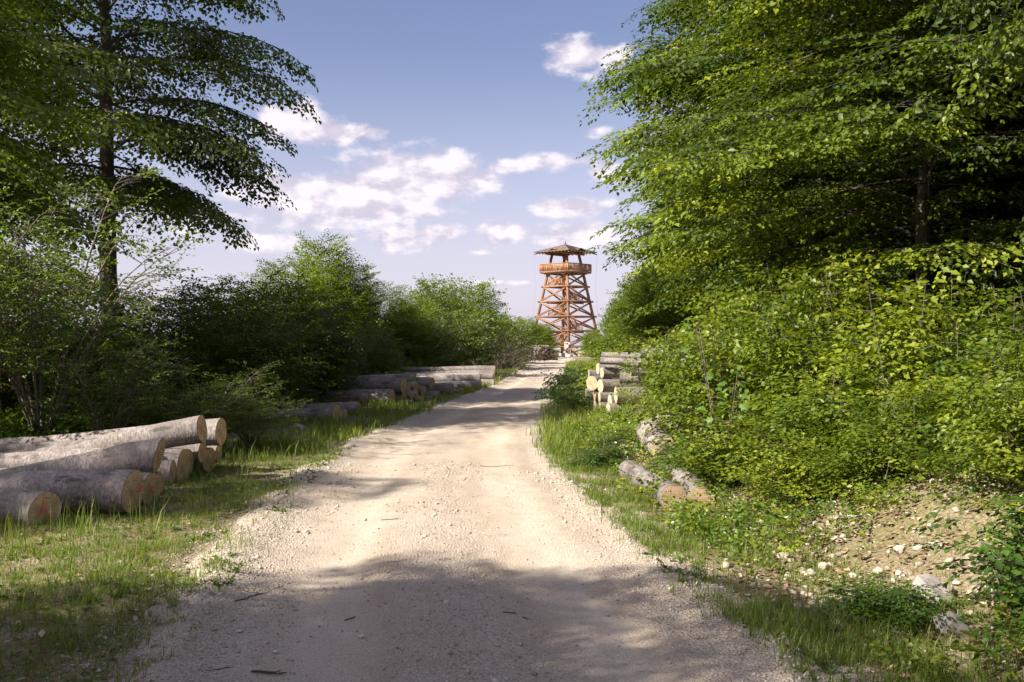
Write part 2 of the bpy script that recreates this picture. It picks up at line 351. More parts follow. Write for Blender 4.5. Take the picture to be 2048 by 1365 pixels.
m, t = new_mat('steel'); fin(t, (.3, .3, .32, 1), .5); M['steel'] = m

# ------------------------------------------------------------------ ground and road
def axis(parts):
    out = []
    for a, b, s in parts:
        n = max(1, int(round(abs(b - a) / s))); out.append(np.linspace(a, b, n + 1)[:-1])
    return np.concatenate(out + [[parts[-1][1]]])
def geom(a, b, n): return np.sign(a) * np.geomspace(abs(a), abs(b), n)
xs = np.unique(np.concatenate([geom(-9000, -60, 14), axis([(-60, -15, 3), (-15, -7, .3), (-7, 6.5, .1), (6.5, 15, .3), (15, 60, 3)]), geom(60, 9000, 14)]))
ys = np.unique(np.concatenate([geom(-9000, -60, 12), axis([(-60, -10, 5), (-10, 3, .6), (3, 13, .1), (13, 30, .25), (30, 110, .7), (110, 200, 4)]), geom(200, 9000, 16)]))
X, Y = np.meshgrid(xs, ys); Z = G(X, Y)
side = np.maximum(X - eR(Y), eL(Y) - X)
tone = sm(1 - (side - .0) / .65) * .9
nx, ny = len(xs), len(ys)
i = np.arange(ny - 1)[:, None] * nx + np.arange(nx - 1)[None]
Q = np.stack([i, i + 1, i + nx + 1, i + nx], -1).reshape(-1, 4)
tag(obj('ground', make_mesh('ground', np.stack([X, Y, Z], -1), [Q], M['soil'], True, tone.ravel())), kind='structure', label='sloping verge and bank of pale stony soil')
ys = axis([(-12, 3, .4), (3, 13, .06), (13, 30, .2), (30, 124, .6)]); us = np.linspace(0, 1, 76)
U, Y = np.meshgrid(us, ys)
l = eL(Y) - .32; r = eR(Y) + .32
X = l + (r - l) * U
wv = (fbm(X * 2.2, Y * 2.2, 31, 4) - .5)
e = np.minimum(X - eL(Y), eR(Y) - X) + wv * .55
prof = .035 * sm((e + .32) / .34) - .05 * sm(-(e - .0) / .3)
rut = -.030 * np.exp(-((U - .30) / .075) ** 2) - .022 * np.exp(-((U - .72) / .075) ** 2)
Zr = G(X, Y) + .028 + prof + rut + (fbm(X * 9, Y * 9, 41, 3) - .5) * .016 + (fbm(X * 1.5, Y * .8, 42, 3) - .5) * .05
tone = np.clip(1 - 1.0 * np.exp(-((U - .30) / .10) ** 2) - 1.0 * np.exp(-((U - .70) / .10) ** 2), .1, 1) * (.55 + .9 * fbm(X * .8, Y * .5, 55, 3))
def road_z(x, y):
    Uq = (x - (eL(y) - .32)) / (eR(y) - eL(y) + .64)
    ee = np.minimum(x - eL(y), eR(y) - x) + (fbm(x * 2.2, y * 2.2, 31, 4) - .5) * .55
    return G(x, y) + .028 + .035 * sm((ee + .32) / .34) - .05 * sm(-ee / .3) - .022 * np.exp(-((Uq - .3) / .075) ** 2) - .022 * np.exp(-((Uq - .72) / .075) ** 2) \
        + (fbm(x * 9, y * 9, 41, 3) - .5) * .016 + (fbm(x * 1.5, y * .8, 42, 3) - .5) * .05
nx, ny = len(us), len(ys)
i = np.arange(ny - 1)[:, None] * nx + np.arange(nx - 1)[None]
Q = np.stack([i, i + 1, i + nx + 1, i + nx], -1).reshape(-1, 4)
tag(obj('road', make_mesh('road', np.stack([X, Y, Zr], -1), [Q], M['road'], True, tone.ravel())), kind='structure', label='pale limestone gravel track with two wheel ruts')
def surf(x, y):
    x = np.asarray(x, float); y = np.asarray(y, float)
    g = G(x, y); s = np.maximum(x - eR(y), eL(y) - x)
    return np.where(s < .3, np.maximum(g, road_z(x, y)), g)

# ------------------------------------------------------------------ gravel and stones (stuff)
rng = np.random.default_rng(5)
OCT = np.array([[1, 0, 0], [-1, 0, 0], [0, 1, 0], [0, -1, 0], [0, 0, 1], [0, 0, -1]], float)
OCF = np.array([[0, 2, 4], [2, 1, 4], [1, 3, 4], [3, 0, 4], [2, 0, 5], [1, 2, 5], [3, 1, 5], [0, 3, 5]])
phi_ = (1 + 5 ** .5) / 2
ICO = np.array([[-1, phi_, 0], [1, phi_, 0], [-1, -phi_, 0], [1, -phi_, 0], [0, -1, phi_], [0, 1, phi_], [0, -1, -phi_], [0, 1, -phi_], [phi_, 0, -1], [phi_, 0, 1], [-phi_, 0, -1], [-phi_, 0, 1]]) / 1.9
ICF = np.array([[0, 11, 5], [0, 5, 1], [0, 1, 7], [0, 7, 10], [0, 10, 11], [1, 5, 9], [5, 11, 4], [11, 10, 2], [10, 7, 6], [7, 1, 8], [3, 9, 4], [3, 4, 2], [3, 2, 6], [3, 6, 8], [3, 8, 9], [4, 9, 5], [2, 4, 11], [6, 2, 10], [8, 6, 7], [9, 8, 1]])
def stones(name, x, y, z, s, mat, base=(OCT, OCF), tone=None):
    n = len(x); B, F = base
    jit = rng.uniform(.62, 1.3, (n, len(B), 1)); sc = np.stack([rng.uniform(.7, 1.4, n), rng.uniform(.6, 1.1, n), rng.uniform(.4, .8, n)], -1)
    a = rng.uniform(0, 2 * np.pi, n); V = B[None] * jit * sc[:, None] * s[:, None, None]
    c, q = np.cos(a)[:, None], np.sin(a)[:, None]
    V = np.stack([V[..., 0] * c - V[..., 1] * q + x[:, None], V[..., 0] * q + V[..., 1] * c + y[:, None], V[..., 2] + z[:, None]], -1)
    P = F[None] + (np.arange(n) * len(B))[:, None, None]
    tn = np.repeat(rng.random(n) if tone is None else tone, len(B))
    return obj(name, make_mesh(name, V, [P.reshape(-1, 3)], mat, False, tn))
n = 62000
y = 4.2 + 9.5 * rng.random(n) ** 1.5; u = rng.random(n); x = eL(y) - .55 + (eR(y) - eL(y) + .95) * u
p = .25 + 1.2 * fbm(x * 1.3, y * .9, 61, 3) - 1.1 * np.exp(-((u - .36) / .12) ** 2) - 1.1 * np.exp(-((u - .70) / .12) ** 2) + .35 * (u < .2) + .15 * (u > .85)
k = rng.random(n) < np.clip(p, .06, 1) * .9; x, y = x[k], y[k]; s = .0033 + .0085 * rng.random(len(x)) ** 2.6 + .013 * (rng.random(len(x)) > .985)
s = s * (.8 + .04 * y)
tag(stones('gravel', x, y, surf(x, y) + s * .25, s, M['stone']), kind='stuff', label='loose limestone chippings on the track')
n = 3600
y = 5 + 9 * rng.random(n); x = eR(y) + .5 + 3.2 * rng.random(n)
k = fbm(x * 1.1, y * 1.1, 71, 3) + .25 * (y < 9) > .5; x, y = x[k], y[k]; s = .007 + .035 * rng.random(len(x)) ** 3
tag(stones('bank_rubble', x, y, G(x, y) + s * .2, s, M['stone'], (ICO, ICF), .05 + .75 * rng.random(len(x)) ** 1.3), kind='stuff', label='small pale stones lying on the dirt bank')
# ------------------------------------------------------------------ foliage
def unit(a): return a / (np.linalg.norm(a, axis=-1, keepdims=True) + 1e-9)
def leaf_geo(P, D, N, L, W, lod):
    D = unit(D); S = unit(np.cross(D, N)); N = np.cross(S, D); n = len(P); L = np.asarray(L)[:, None]; W = np.asarray(W)[:, None]
    if lod == 2:
        V = np.stack([P, P + D * L * .45 + S * W * .5 + N * W * .16, P + D * L - N * L * .08, P + D * L * .45 - S * W * .5 + N * W * .16], 1)
        F = np.array([[0, 2, 1], [0, 3, 2]])
    else:
        V = np.stack([P, P + D * L * .32 + S * W * .5 + N * W * .14, P + D * L * .72 + S * W * .36 + N * W * .08, P + D * L - N * L * .12,
                      P + D * L * .72 - S * W * .36 + N * W * .08, P + D * L * .32 - S * W * .5 + N * W * .14], 1)
        F = np.array([[0, 3, 2, 1], [0, 5, 4, 3]])
    return V.reshape(-1, 3), (F[None] + (np.arange(n) * V.shape[1])[:, None, None]).reshape(-1, F.shape[1]), V.shape[1]
class Spray: pass
def make_spray(seed, L=.55, nsh=7, leaf=.075, lod=4, tilt=.3, droop=.18, wr=.62, gap=.8, hang=.12, twig=True):
    g = np.random.default_rng(seed); P, D, N = [], [], []; mb = MB()
    def run(a, h, ln, dr, r0):
        n = max(2, int(ln / (leaf * gap))); pts = []
        for i in range(n + 1):
            t = i / n; p = a + np.array([math.cos(h) * ln * t, math.sin(h) * ln * t, -dr * ln * t * t + g.normal(0, .01) * ln]); pts.append(p)
            if i == 0: continue
            s = 1 if i % 2 else -1; hh = h + s * R(42 + g.normal(0, 14)) if i < n else h + g.normal(0, .2)
            P.append(p); D.append([math.cos(hh), math.sin(hh), -hang - 2 * dr * t * .5 + g.normal(0, tilt * .5)])
            N.append([g.normal(0, tilt), g.normal(0, tilt), 1])
        if twig:
            if r0 > .002 or twig == 2: V, Q = tube([pts[0], pts[-1]], r0, 3); mb.add(V, Q)
    run(np.zeros(3), 0.0, L, droop, .0028)
    for j in range(nsh):
        t = (j + .6) / (nsh + .3); s = 1 if j % 2 else -1
        a = np.array([L * t, 0, -droop * L * t * t]); run(a, s * R(48 + g.normal(0, 8)), L * (.2 + .42 * (1 - t)), droop * .9, .0018)
    P, D, N = map(np.array, (P, D, N)); Ls = leaf * g.uniform(.55, 1.22, len(P))
    s = Spray(); s.V, s.F, k = leaf_geo(P, D, N, Ls, Ls * wr, lod); s.T = np.repeat(g.uniform(-.2, .2, len(P)), k)
    s.tV = np.concatenate(mb.V) if twig else None; s.tF = np.concatenate(mb.P[4]) if twig else None; return s
class Crown:
    """collects sprays (origin, heading, up, scale) and limb tubes; builds one leaf mesh and one branch mesh"""
    def __init__(s, seed): s.r = random.Random(seed); s.S = []; s.mb = MB(); s.seed = seed
    def spray(s, o, d, up, sc, tone): s.S.append((*o, *d, *up, sc, tone))
    def meshes(s, kit, leafmat, barkmat, name='crown'):
        A = np.array(s.S); g = np.random.default_rng(s.seed); vi = g.integers(0, len(kit), len(A)); V = []; F = []; T = []; off = 0
        tw = MB()
        for k, sp in enumerate(kit):
            a = A[vi == k]
            if not len(a): continue
            O = a[:, :3]; X = unit(a[:, 3:6]); Yv = unit(np.cross(a[:, 6:9], X)); Zv = np.cross(X, Yv); sc = a[:, 9]
            def put(Q): return O[:, None] + sc[:, None, None] * (Q[None, :, 0:1] * X[:, None] + Q[None, :, 1:2] * Yv[:, None] + Q[None, :, 2:3] * Zv[:, None])
            v = put(sp.V); V.append(v.reshape(-1, 3)); F.append((sp.F[None] + (np.arange(len(a)) * len(sp.V))[:, None, None] + off).reshape(-1, sp.F.shape[1])); off += v.shape[0] * v.shape[1]
            T.append((a[:, 10:11] + sp.T[None]).ravel())
            if sp.tV is not None:
                v = put(sp.tV); tw.add(v.reshape(-1, 3), [(sp.tF[None] + (np.arange(len(a)) * len(sp.tV))[:, None, None]).reshape(-1, 4)])
        lm = make_mesh(name, np.concatenate(V), [np.concatenate(F)], leafmat, False, np.clip(np.concatenate(T), 0, 1))
        if tw.n: s.mb.add(np.concatenate(tw.V), [np.concatenate(tw.P[4])])
        bm = s.mb.mesh('branches', barkmat, True) if s.mb.n else None
        return lm, bm
def hv(phi, el): return np.array([math.cos(phi) * math.cos(el), math.sin(phi) * math.cos(el), math.sin(el)])
def grow(seed, H, h0, Rm, nl, spl, e0=(25, 60), droop=.35, prof=None, target=3000, lean=(0, 0), tilt=.35, bare=.22, sector=None, br=.03, side_gap=.42, reach=1.0, inner=.5, stems=0, k=5, lay=1.0, tip=.22):
    c = Crown(seed); r = c.r; prof = prof or (lambda t: math.sin(math.pi * min(1, .28 + .72 * t)) ** .6)
    cand = []
    for i in range(nl):
        t = (i + r.random()) / nl; h = h0 + (H * .97 - h0) * t; L = Rm * prof(t) * r.uniform(.7, 1.12)
        phi = i * 2.39996 + r.gauss(0, .35)
        if sector is not None:
            a, bb, f = sector
            if (math.cos(phi - a) > math.cos(bb)): L *= f
        if L < .25: continue
        el = R(e0[0] + (e0[1] - e0[0]) * t + r.gauss(0, 11)); te = math.tan(el); n = 7; pts = []
        bx, by = lean[0] * h / H, lean[1] * h / H
        if stems: hb = h * r.uniform(.0, .35); bx *= .3; by *= .3
        wob = r.gauss(0, .12)
        hr = L
        for j in range(n):
            s = j / (n - 1); ph = phi + wob * s * 2
            if stems:      # shrub: limbs leave near the ground and arch outwards
                z = hb + (h - hb) * (1 - (1 - s) ** 1.7) - droop * L * s * s * .5
                rad = hr * s ** 1.25
            else:
                z = h + L * (te * s - (droop + te * .55) * s * s); rad = hr * s
            pts.append(np.array([bx + rad * math.cos(ph), by + rad * math.sin(ph), max(z, .05)]))
        rb = br * (.35 + .65 * L / Rm) * (1 - .55 * t)
        V, Q = tube(pts, np.linspace(rb, .004, n), k); c.mb.add(V, Q)
        pts = np.array(pts); seg = np.linalg.norm(np.diff(pts, axis=0), axis=1); tl = seg.sum()
        ns = max(2, int(tl * (1 - bare) / side_gap * 2)); ltone = r.gauss(.46, .15)
        for q in range(ns + 1):
            s = bare + (1 - bare) * (q + r.random() * .6) / (ns + .5); s = min(s, .999); f = s * (n - 1); j = int(f); f -= j
            p = pts[j] * (1 - f) + pts[j + 1] * f; d = unit(pts[j + 1] - pts[j]); hd = math.atan2(d[1], d[0])
            sgn = 1 if q % 2 else -1; hd2 = hd + sgn * R(r.uniform(32, 68)) if q < ns else hd
            ln = (L * .42 * (1 - s) + .35 * spl + .12 * L) * r.uniform(.7, 1.2) * reach
            el2 = math.asin(max(-1, min(1, d[2]))) * .6 + r.gauss(0, .16) * (1 - .7 * lay); dv = hv(hd2, el2)
            m = max(1, int(ln / (spl * .55))); dr = droop * .9
            for u in range(m + 1):
                uu = u / max(1, m); pp = p + dv * ln * uu + np.array([0, 0, -dr * ln * uu * uu])
                if pp[2] < .06: pp[2] = .06 + r.random() * .1
                hh = hd2 + (R(r.uniform(25, 55)) * (1 if u % 2 else -1) if u < m else 0)
                cand.append((pp, hv(hh, el2 - tip * lay - dr * uu * .8 + r.gauss(0, .16) * (1 - .6 * lay)), ltone + r.gauss(0, .09), rad if False else s))
            if m >= 2 and ln > .5:
                V, Q = tube([p, p + dv * ln * .5 - np.array([0, 0, dr * ln * .25]), p + dv * ln - np.array([0, 0, dr * ln])], [rb * .3 + .003, .005, .0025], 3); c.mb.add(V, Q)
    r.shuffle(cand)
    if len(cand) > target:
        cand = sorted(cand, key=lambda q: q[3] * (1 - inner) + inner * r.random(), reverse=True)[:target]
    for pp, d, tn, _ in cand:
        tl_ = tilt * (1 - .6 * lay); c.spray(pp, d, (r.gauss(0, tl_), r.gauss(0, tl_), 1), r.uniform(.75, 1.2) * spl / .55, tn)
    c.ncand = len(cand)
    return c
def trunk_mesh(H, r0, seed, lean=(0, 0), k=12, flare=1.35):
    g = np.random.default_rng(seed); n = 14; z = np.linspace(-.15, H, n); t = np.clip(z / H, 0, 1)
    P = np.stack([lean[0] * t + np.cumsum(g.normal(0, .04, n)), lean[1] * t + np.cumsum(g.normal(0, .02, n)), z], -1)
    rad = r0 * (1 - t * .9) ** .85; rad[0] *= flare * 1.1; rad[1] *= 1.08
    V, Q = tube(P, rad, k); mb = MB(); mb.add(V, Q); return mb.mesh('trunk', M['trunk'], True)
def plant(name, label, cat, group, loc, parts, rz=0., sc=1.0):
    """parts: [(part name, mesh)] as children of an Empty at the base"""
    x, y = loc; root = empty(name, (x, y, g1(x, y) - .02), rz); root.scale = (sc, sc, sc) if not isinstance(sc, tuple) else sc
    tag(root, label, cat, group)
    for pn, me in parts:
        if me is not None: obj(pn, me, root)
    return root

K = {}
K['near'] = [make_spray(100 + i, .50, 7, .082, 4, .52, .14, hang=.16, wr=.66, twig=2) for i in range(4)]
K['nearhang'] = [make_spray(110 + i, .55, 6, .072, 4, .45, .35, hang=.35) for i in range(3)]
K['far'] = [make_spray(120 + i, .62, 7, .115, 2, .46, .16, hang=.16, wr=.66, gap=.85, twig=False) for i in range(4)]
K['farther'] = [make_spray(130 + i, .75, 5, .14, 2, .4, .2, gap=.85, twig=False) for i in range(3)]
K['bush'] = [make_spray(140 + i, .48, 6, .075, 2, .5, .1, gap=.8, twig=False) for i in range(4)]
K['bushfar'] = [make_spray(150 + i, .6, 5, .12, 2, .6, .05, gap=.85, wr=.5, twig=False) for i in range(3)]
K['small'] = [make_spray(160 + i, .32, 4, .042, 4, .45, .12, wr=.6) for i in range(4)]
K['airy'] = [make_spray(180 + i, .34, 4, .055, 4, .6, .15, hang=.25, gap=.9) for i in range(3)]
K['nearfar'] = [make_spray(190 + i, .50, 7, .086, 2, .5, .14, hang=.16, wr=.68) for i in range(4)]
K['seed2'] = [make_spray(175 + i, .36, 5, .08, 2, .4, .2, wr=.68, hang=.2, twig=False) for i in range(3)]
K['seed'] = [make_spray(170 + i, .36, 5, .076, 4, .36, .2, wr=.68, hang=.2) for i in range(4)]

BEECH = lambda t: (min(1, .55 + t * 1.6) * (1 - max(0, t - .45) ** 1.5 * 1.9)) if t < .97 else .2
DOME = lambda t: math.sqrt(max(.03, 1 - (max(0, t - .25) / .78) ** 2)) * (.75 + .25 * min(1, t * 4))
# meshes shared between trees of one kind
def tree_set(seed, H, h0, Rm, nl, spl, target, kit, leafm, r0, lean=(0, 0), **kw):
    c = grow(seed, H, h0, Rm, nl, spl, target=target, lean=lean, **kw)
    lm, bm = c.meshes(K[kit], M[leafm], M[kw.get('barkm', 'trunk')])
    return [('trunk', trunk_mesh(H * .96, r0, seed, lean)), ('branches', bm), ('crown', lm)]

GR_R = 'beeches overhanging the track'
R_big = tree_set(21, 13.5, .4, 3.9, 100, .62, 6500, 'far', 'beech', .20, prof=BEECH, droop=.16, e0=(8, 50), lay=.75, tip=.2, br=.045, inner=.35)
R_near = tree_set(22, 11.0, .35, 3.8, 150, .58, 6400, 'nearfar', 'beech', .11, prof=BEECH, droop=.12, e0=(4, 45), lay=.7, tip=.2, br=.035, inner=.3, sector=(R(-18), R(46), .36))
R_over = tree_set(24, 9.5, 3.7, 3.9, 56, .55, 1900, 'near', 'beech', .15, prof=DOME, droop=.42, e0=(2, 45), br=.03, inner=.3, lay=.3)
R_low = tree_set(25, 8.5, .3, 3.3, 100, .62, 4200, 'far', 'beech', .14, prof=DOME, droop=.25, e0=(20, 60), br=.03, inner=.35)
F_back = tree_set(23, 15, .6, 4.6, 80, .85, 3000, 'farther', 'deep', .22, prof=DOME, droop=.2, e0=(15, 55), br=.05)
plant('beech_tree', 'tall beech whose sunlit branch tips reach furthest over the track against the clouds', 'tree', GR_R, (7.0, 29.5), R_big, .4, (1, 1, 1.02))
plant('beech_tree', 'dense beech behind the log stack on the hedge side of the track', 'tree', GR_R, (6.7, 21.5), R_big, 2.2, (1, 1, .98))
plant('beech_tree', 'leafy beech with bright layered sprays above the striped fallen log', 'tree', GR_R, (6.7, 15.8), R_near, 0.0, 1.14)
plant('beech_tree', 'close beech with drooping glossy twigs at the right edge of the photo', 'tree', GR_R, (7.7, 9.3), R_over, 3.6, 1.0)
plant('beech_tree', 'lower rounded beech just behind the far overhanging beech', 'tree', GR_R, (9.2, 38), R_low, 1.0, 1.1)
plant('beech_tree', 'broad low beech where the hedge steps down toward the lookout tower', 'tree', GR_R, (9.3, 48), R_low, 2.9, .88)
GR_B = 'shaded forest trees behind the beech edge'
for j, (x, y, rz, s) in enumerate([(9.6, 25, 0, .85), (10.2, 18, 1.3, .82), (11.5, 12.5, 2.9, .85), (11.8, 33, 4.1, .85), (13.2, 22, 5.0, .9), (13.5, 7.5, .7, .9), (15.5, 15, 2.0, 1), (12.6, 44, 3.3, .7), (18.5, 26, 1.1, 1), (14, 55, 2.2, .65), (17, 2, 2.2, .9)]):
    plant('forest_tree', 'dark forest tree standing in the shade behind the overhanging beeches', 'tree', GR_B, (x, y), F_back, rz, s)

# left side
A_t = tree_set(31, 16.5, 5.2, 5.5, 84, .68, 8000, 'far', 'dark', .27, lean=(-.5, .3), prof=lambda t: (1.0 - .5 * t) * (.8 + .2 * min(1, t * 3)), droop=.27, e0=(14, 52), br=.06, inner=.3, reach=.8, side_gap=.33, bare=.22, sector=(R(78), R(58), .55))
plant('beech_tree', 'tall beech with bare lower trunk and dark drooping boughs against the sky', 'tree', None, (-10.5, 26.2), A_t, .2)
B_t = tree_set(32, 13, .4, 4.0, 110, .66, 6200, 'far', 'ash', .2, prof=DOME, droop=.28, e0=(15, 55), br=.05, inner=.4)
GR_L = 'dense trees along the left edge'
plant('broadleaf_tree', 'dense sunlit broadleaf tree at the left edge, in front of the tall beech', 'tree', GR_L, (-11.5, 17.2), B_t, .3, (.95, .95, .78))
plant('broadleaf_tree', 'broadleaf tree filling the gap behind the left edge tree', 'tree', GR_L, (-17.5, 26.5), B_t, 2.0, .75)
GR_S = 'trees beside the track behind the viewpoint'
for x, y, rz, s, src, lb in [(-12.6, -.2, 1, (.62, .62, .58), A_t, 'roadside tree shading the lower left grass'), (-8.7, 1.0, 3, (.60, .60, .48), A_t, 'roadside tree whose shade falls over the start of the track'),
                        (-10.4, -1.5, 4.4, .74, B_t, 'small roadside tree shading the near track'), (-13.5, -5, 5.2, .8, B_t, 'tree standing behind the roadside row'), (-4.6, -6.5, 4.4, .8, B_t, 'tree standing behind the viewpoint'),
                        (-15.0, 4.8, 2.2, (.42, .42, .66), A_t, 'slim beech left of the first log pile, out of view'), (-12.9, 9.0, .8, .44, B_t, 'low roadside tree dappling the top logs with shade')]:
    plant('roadside_tree', lb, 'tree', GR_S, (x, y), src, rz, s)

# bushes along the left
def bush_set(seed, H, Rm, nl, spl, target, kit, leafm, e0=(35, 75), droop=.12, tilt=.5, prof=DOME, lay=.35, **kw):
    c = grow(seed, H, .15, Rm, nl, spl, target=target, e0=e0, droop=droop, tilt=tilt, prof=prof, stems=1, br=.02, bare=.2, inner=.35, k=4, lay=lay, **kw)
    lm, bm = c.meshes(K[kit], M[leafm], M['stem']); return [('stems', bm), ('crown', lm)]
SPIRE = lambda t: (1.0 - t) ** .7 * .95 + .1
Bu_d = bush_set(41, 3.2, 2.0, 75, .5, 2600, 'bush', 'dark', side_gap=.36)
Bu_m = bush_set(42, 4.2, 2.2, 85, .52, 2600, 'bush', 'ash', side_gap=.4)
Bu_s = bush_set(43, 5.2, 1.9, 80, .55, 2400, 'bush', 'ash', prof=SPIRE, side_gap=.4)
Bu_p = bush_set(44, 3.0, 2.0, 70, .6, 1500, 'bushfar', 'pale')
Bu_f = bush_set(45, 4.6, 2.4, 80, .62, 1900, 'bushfar', 'ash', prof=lambda t: (1 - t) ** .5)
GB = 'bushes along the left of the track'
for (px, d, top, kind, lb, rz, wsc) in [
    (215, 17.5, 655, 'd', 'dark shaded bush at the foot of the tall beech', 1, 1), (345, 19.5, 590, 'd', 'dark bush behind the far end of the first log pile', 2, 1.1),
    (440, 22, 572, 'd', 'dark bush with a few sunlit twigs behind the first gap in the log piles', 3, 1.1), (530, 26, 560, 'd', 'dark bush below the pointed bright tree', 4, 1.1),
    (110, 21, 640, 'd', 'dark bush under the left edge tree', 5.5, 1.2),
    (585, 38, 522, 'm', 'light green bush with upright shoots beside the pointed tree', 1, .9), (648, 40, 474, 's', 'tall pointed bright green tree rising above the left bushes', 2, 1.0),
    (712, 40, 530, 's', 'rounded ash like bush just right of the pointed tree', 3, .95), (768, 42, 570, 'm', 'bright maple bush at the shoulder of the left thicket', 4, .8),
    (640, 27, 640, 'd', 'low dark bush above the tilted top logs', 2.4, .85), (735, 30.5, 655, 'd', 'low shaded bush behind the small log ends', .4, .8), (822, 45, 598, 'm', 'light green bush filling the dip left of the round tree', 2, .8), (812, 42, 618, 'm', 'mid green bush behind the far end of the log stack', 5, .75),
    (868, 56, 566, 'f', 'round tree top left of the tower, with bright shoots', .3, .95), (950, 60, 572, 'f', 'darker cone shaped tree nearest the tower on the left', 1.3, .9), (905, 47, 628, 'p', 'pale willow bush above the brambles', 2.3, 1),
    (850, 43, 650, 'p', 'pale bush rising behind the log stack end', 3.3, .8), (1003, 66, 630, 'f', 'bush between the cone shaped tree and the far log pile', 3, .7), (1000, 74, 640, 'p', 'silvery bush beside the bend of the track', 2, 1.1), (985, 58, 662, 'p', 'pale low thicket at the bend of the track', 4.4, .9),
    (1052, 96, 640, 'f', 'dark bush directly behind the far log pile', 4, 1.1), (1090, 104, 652, 'f', 'dark bush between the far log pile and the tower', 5, .9), (1075, 118, 655, 'f', 'bush hiding the left foot of the tower', 2, 1), (1185, 122, 662, 'f', 'bush hiding the right foot of the tower', 1, 1)]:
    x, y, z = at(px, top, d); z -= g1(x, y); src, H0 = {'d': (Bu_d, 3.1), 'm': (Bu_m, 4.1), 's': (Bu_s, 5.1), 'p': (Bu_p, 2.9), 'f': (Bu_f, 4.5)}[kind]
    s = z / H0; plant('bush', lb, 'bush', GB, (x, y), src, rz, (s * wsc if s > .7 else .7 * wsc, s * wsc if s > .7 else .7 * wsc, s))
GBR = 'bushes on the hedge side of the track'
for (x, y, H, src, H0, rz, wsc, lb) in [
    (4.9, 33.5, 3.2, Bu_m, 4.1, 1, .75, 'green bush leaning over the grass beyond the right log stack'), (6.0, 41, 4.3, Bu_f, 4.5, 2, .75, 'bush at the hedge foot beyond the right log stack'),
    (6.6, 50, 4.6, Bu_f, 4.5, 3, .7, 'bush in the line of hedge, halfway to the tower'), (7.4, 60, 5.0, Bu_f, 4.5, 4, .8, 'far hedge bush overlapping the tower braces'),
    (8.0, 71, 4.6, Bu_f, 4.5, 5, .75, 'small far bush beside the bend'), (9.4, 84, 4.8, Bu_f, 4.5, .5, .9, 'last hedge bush before the tower'), (11.5, 98, 4.5, Bu_f, 4.5, 1.5, 1, 'bush to the right of the tower foot')]:
    plant('bush', lb, 'bush', GBR, (x, y), src, rz, (max(.7, H / H0) * wsc, max(.7, H / H0) * wsc, H / H0))

# airy multi-stemmed shrub in front of the tall beech trunk
def airy(seed, H, Rm, nst, kit, leafm, n_sub=9):
    c = Crown(seed); r = c.r
    for i in range(nst):
        ph = r.uniform(0, 6.28); top = H * r.uniform(.6, 1.05); out = Rm * r.uniform(.35, 1); n = 8; pts = []
        for j in range(n):
            s = j / (n - 1); pts.append(np.array([out * s ** 1.2 * math.cos(ph + s * .4), out * s ** 1.2 * math.sin(ph + s * .4), top * (1 - (1 - s) ** 1.5)]))
        V, Q = tube(pts, np.linspace(.022, .004, n), 5); c.mb.add(V, Q); pts = np.array(pts); tn = r.gauss(.5, .08)
        for q in range(n_sub):
            s = .28 + .7 * q / n_sub; f = s * (n - 1); j = int(f); p = pts[j] * (1 - f + j) + pts[min(j + 1, n - 1)] * (f - j)
            h = r.uniform(0, 6.28); el = r.uniform(.1, .7); ln = (.35 + .9 * (1 - s)) * r.uniform(.6, 1.2); dv = hv(h, el)
            V, Q = tube([p, p + dv * ln * .5, p + dv * ln + np.array([0, 0, -.08])], [.008, .005, .002], 3); c.mb.add(V, Q)
            for u in range(max(2, int(ln / .2))):
                pp = p + dv * ln * (.35 + .65 * (u + 1) / max(2, int(ln / .2))); c.spray(pp, hv(h + r.gauss(0, .7), el + r.gauss(0, .3)), (r.gauss(0, .6), r.gauss(0, .6), 1), r.uniform(.7, 1.2), tn + r.gauss(0, .06))
    lm, bm = c.meshes(K[kit], M[leafm], M['stem']); return [('stems', bm), ('crown', lm)]
Ai = airy(51, 4.2, 1.9, 18, 'airy', 'airy', 14)
GA = 'thin stemmed shrubs behind the first log pile'
plant('shrub', 'airy shrub with pale bare stems in front of the tall beech trunk', 'shrub', GA, (-6.75, 14.3), Ai, .5, (1.15, 1, 1.0))
plant('shrub', 'thin stemmed shrub at the left edge, behind the first log pile', 'shrub', GA, (-7.6, 13.6), Ai, 2.5, (1.1, 1.1, .9))
plant('shrub', 'small twiggy shrub touching the ends of the top two logs', 'shrub', GA, (-4.6, 14.9), Ai, 4.0, (.62, .62, .33))
plant('shrub', 'low leafy shrub in the gap between the two left log piles', 'shrub', GA, (-4.05, 15.4), Ai, 1.2, (.5, .5, .24))
plant('shrub', 'twiggy bramble arching over the first log pile', 'shrub', GA, (-5.9, 14.6), Ai, 5.0, (.8, .7, .42))
plant('shrub', 'shaded shrub with sunlit tips under the airy shrub', 'shrub', GA, (-8.4, 17), Ai, 3.0, (.9, .9, .6))

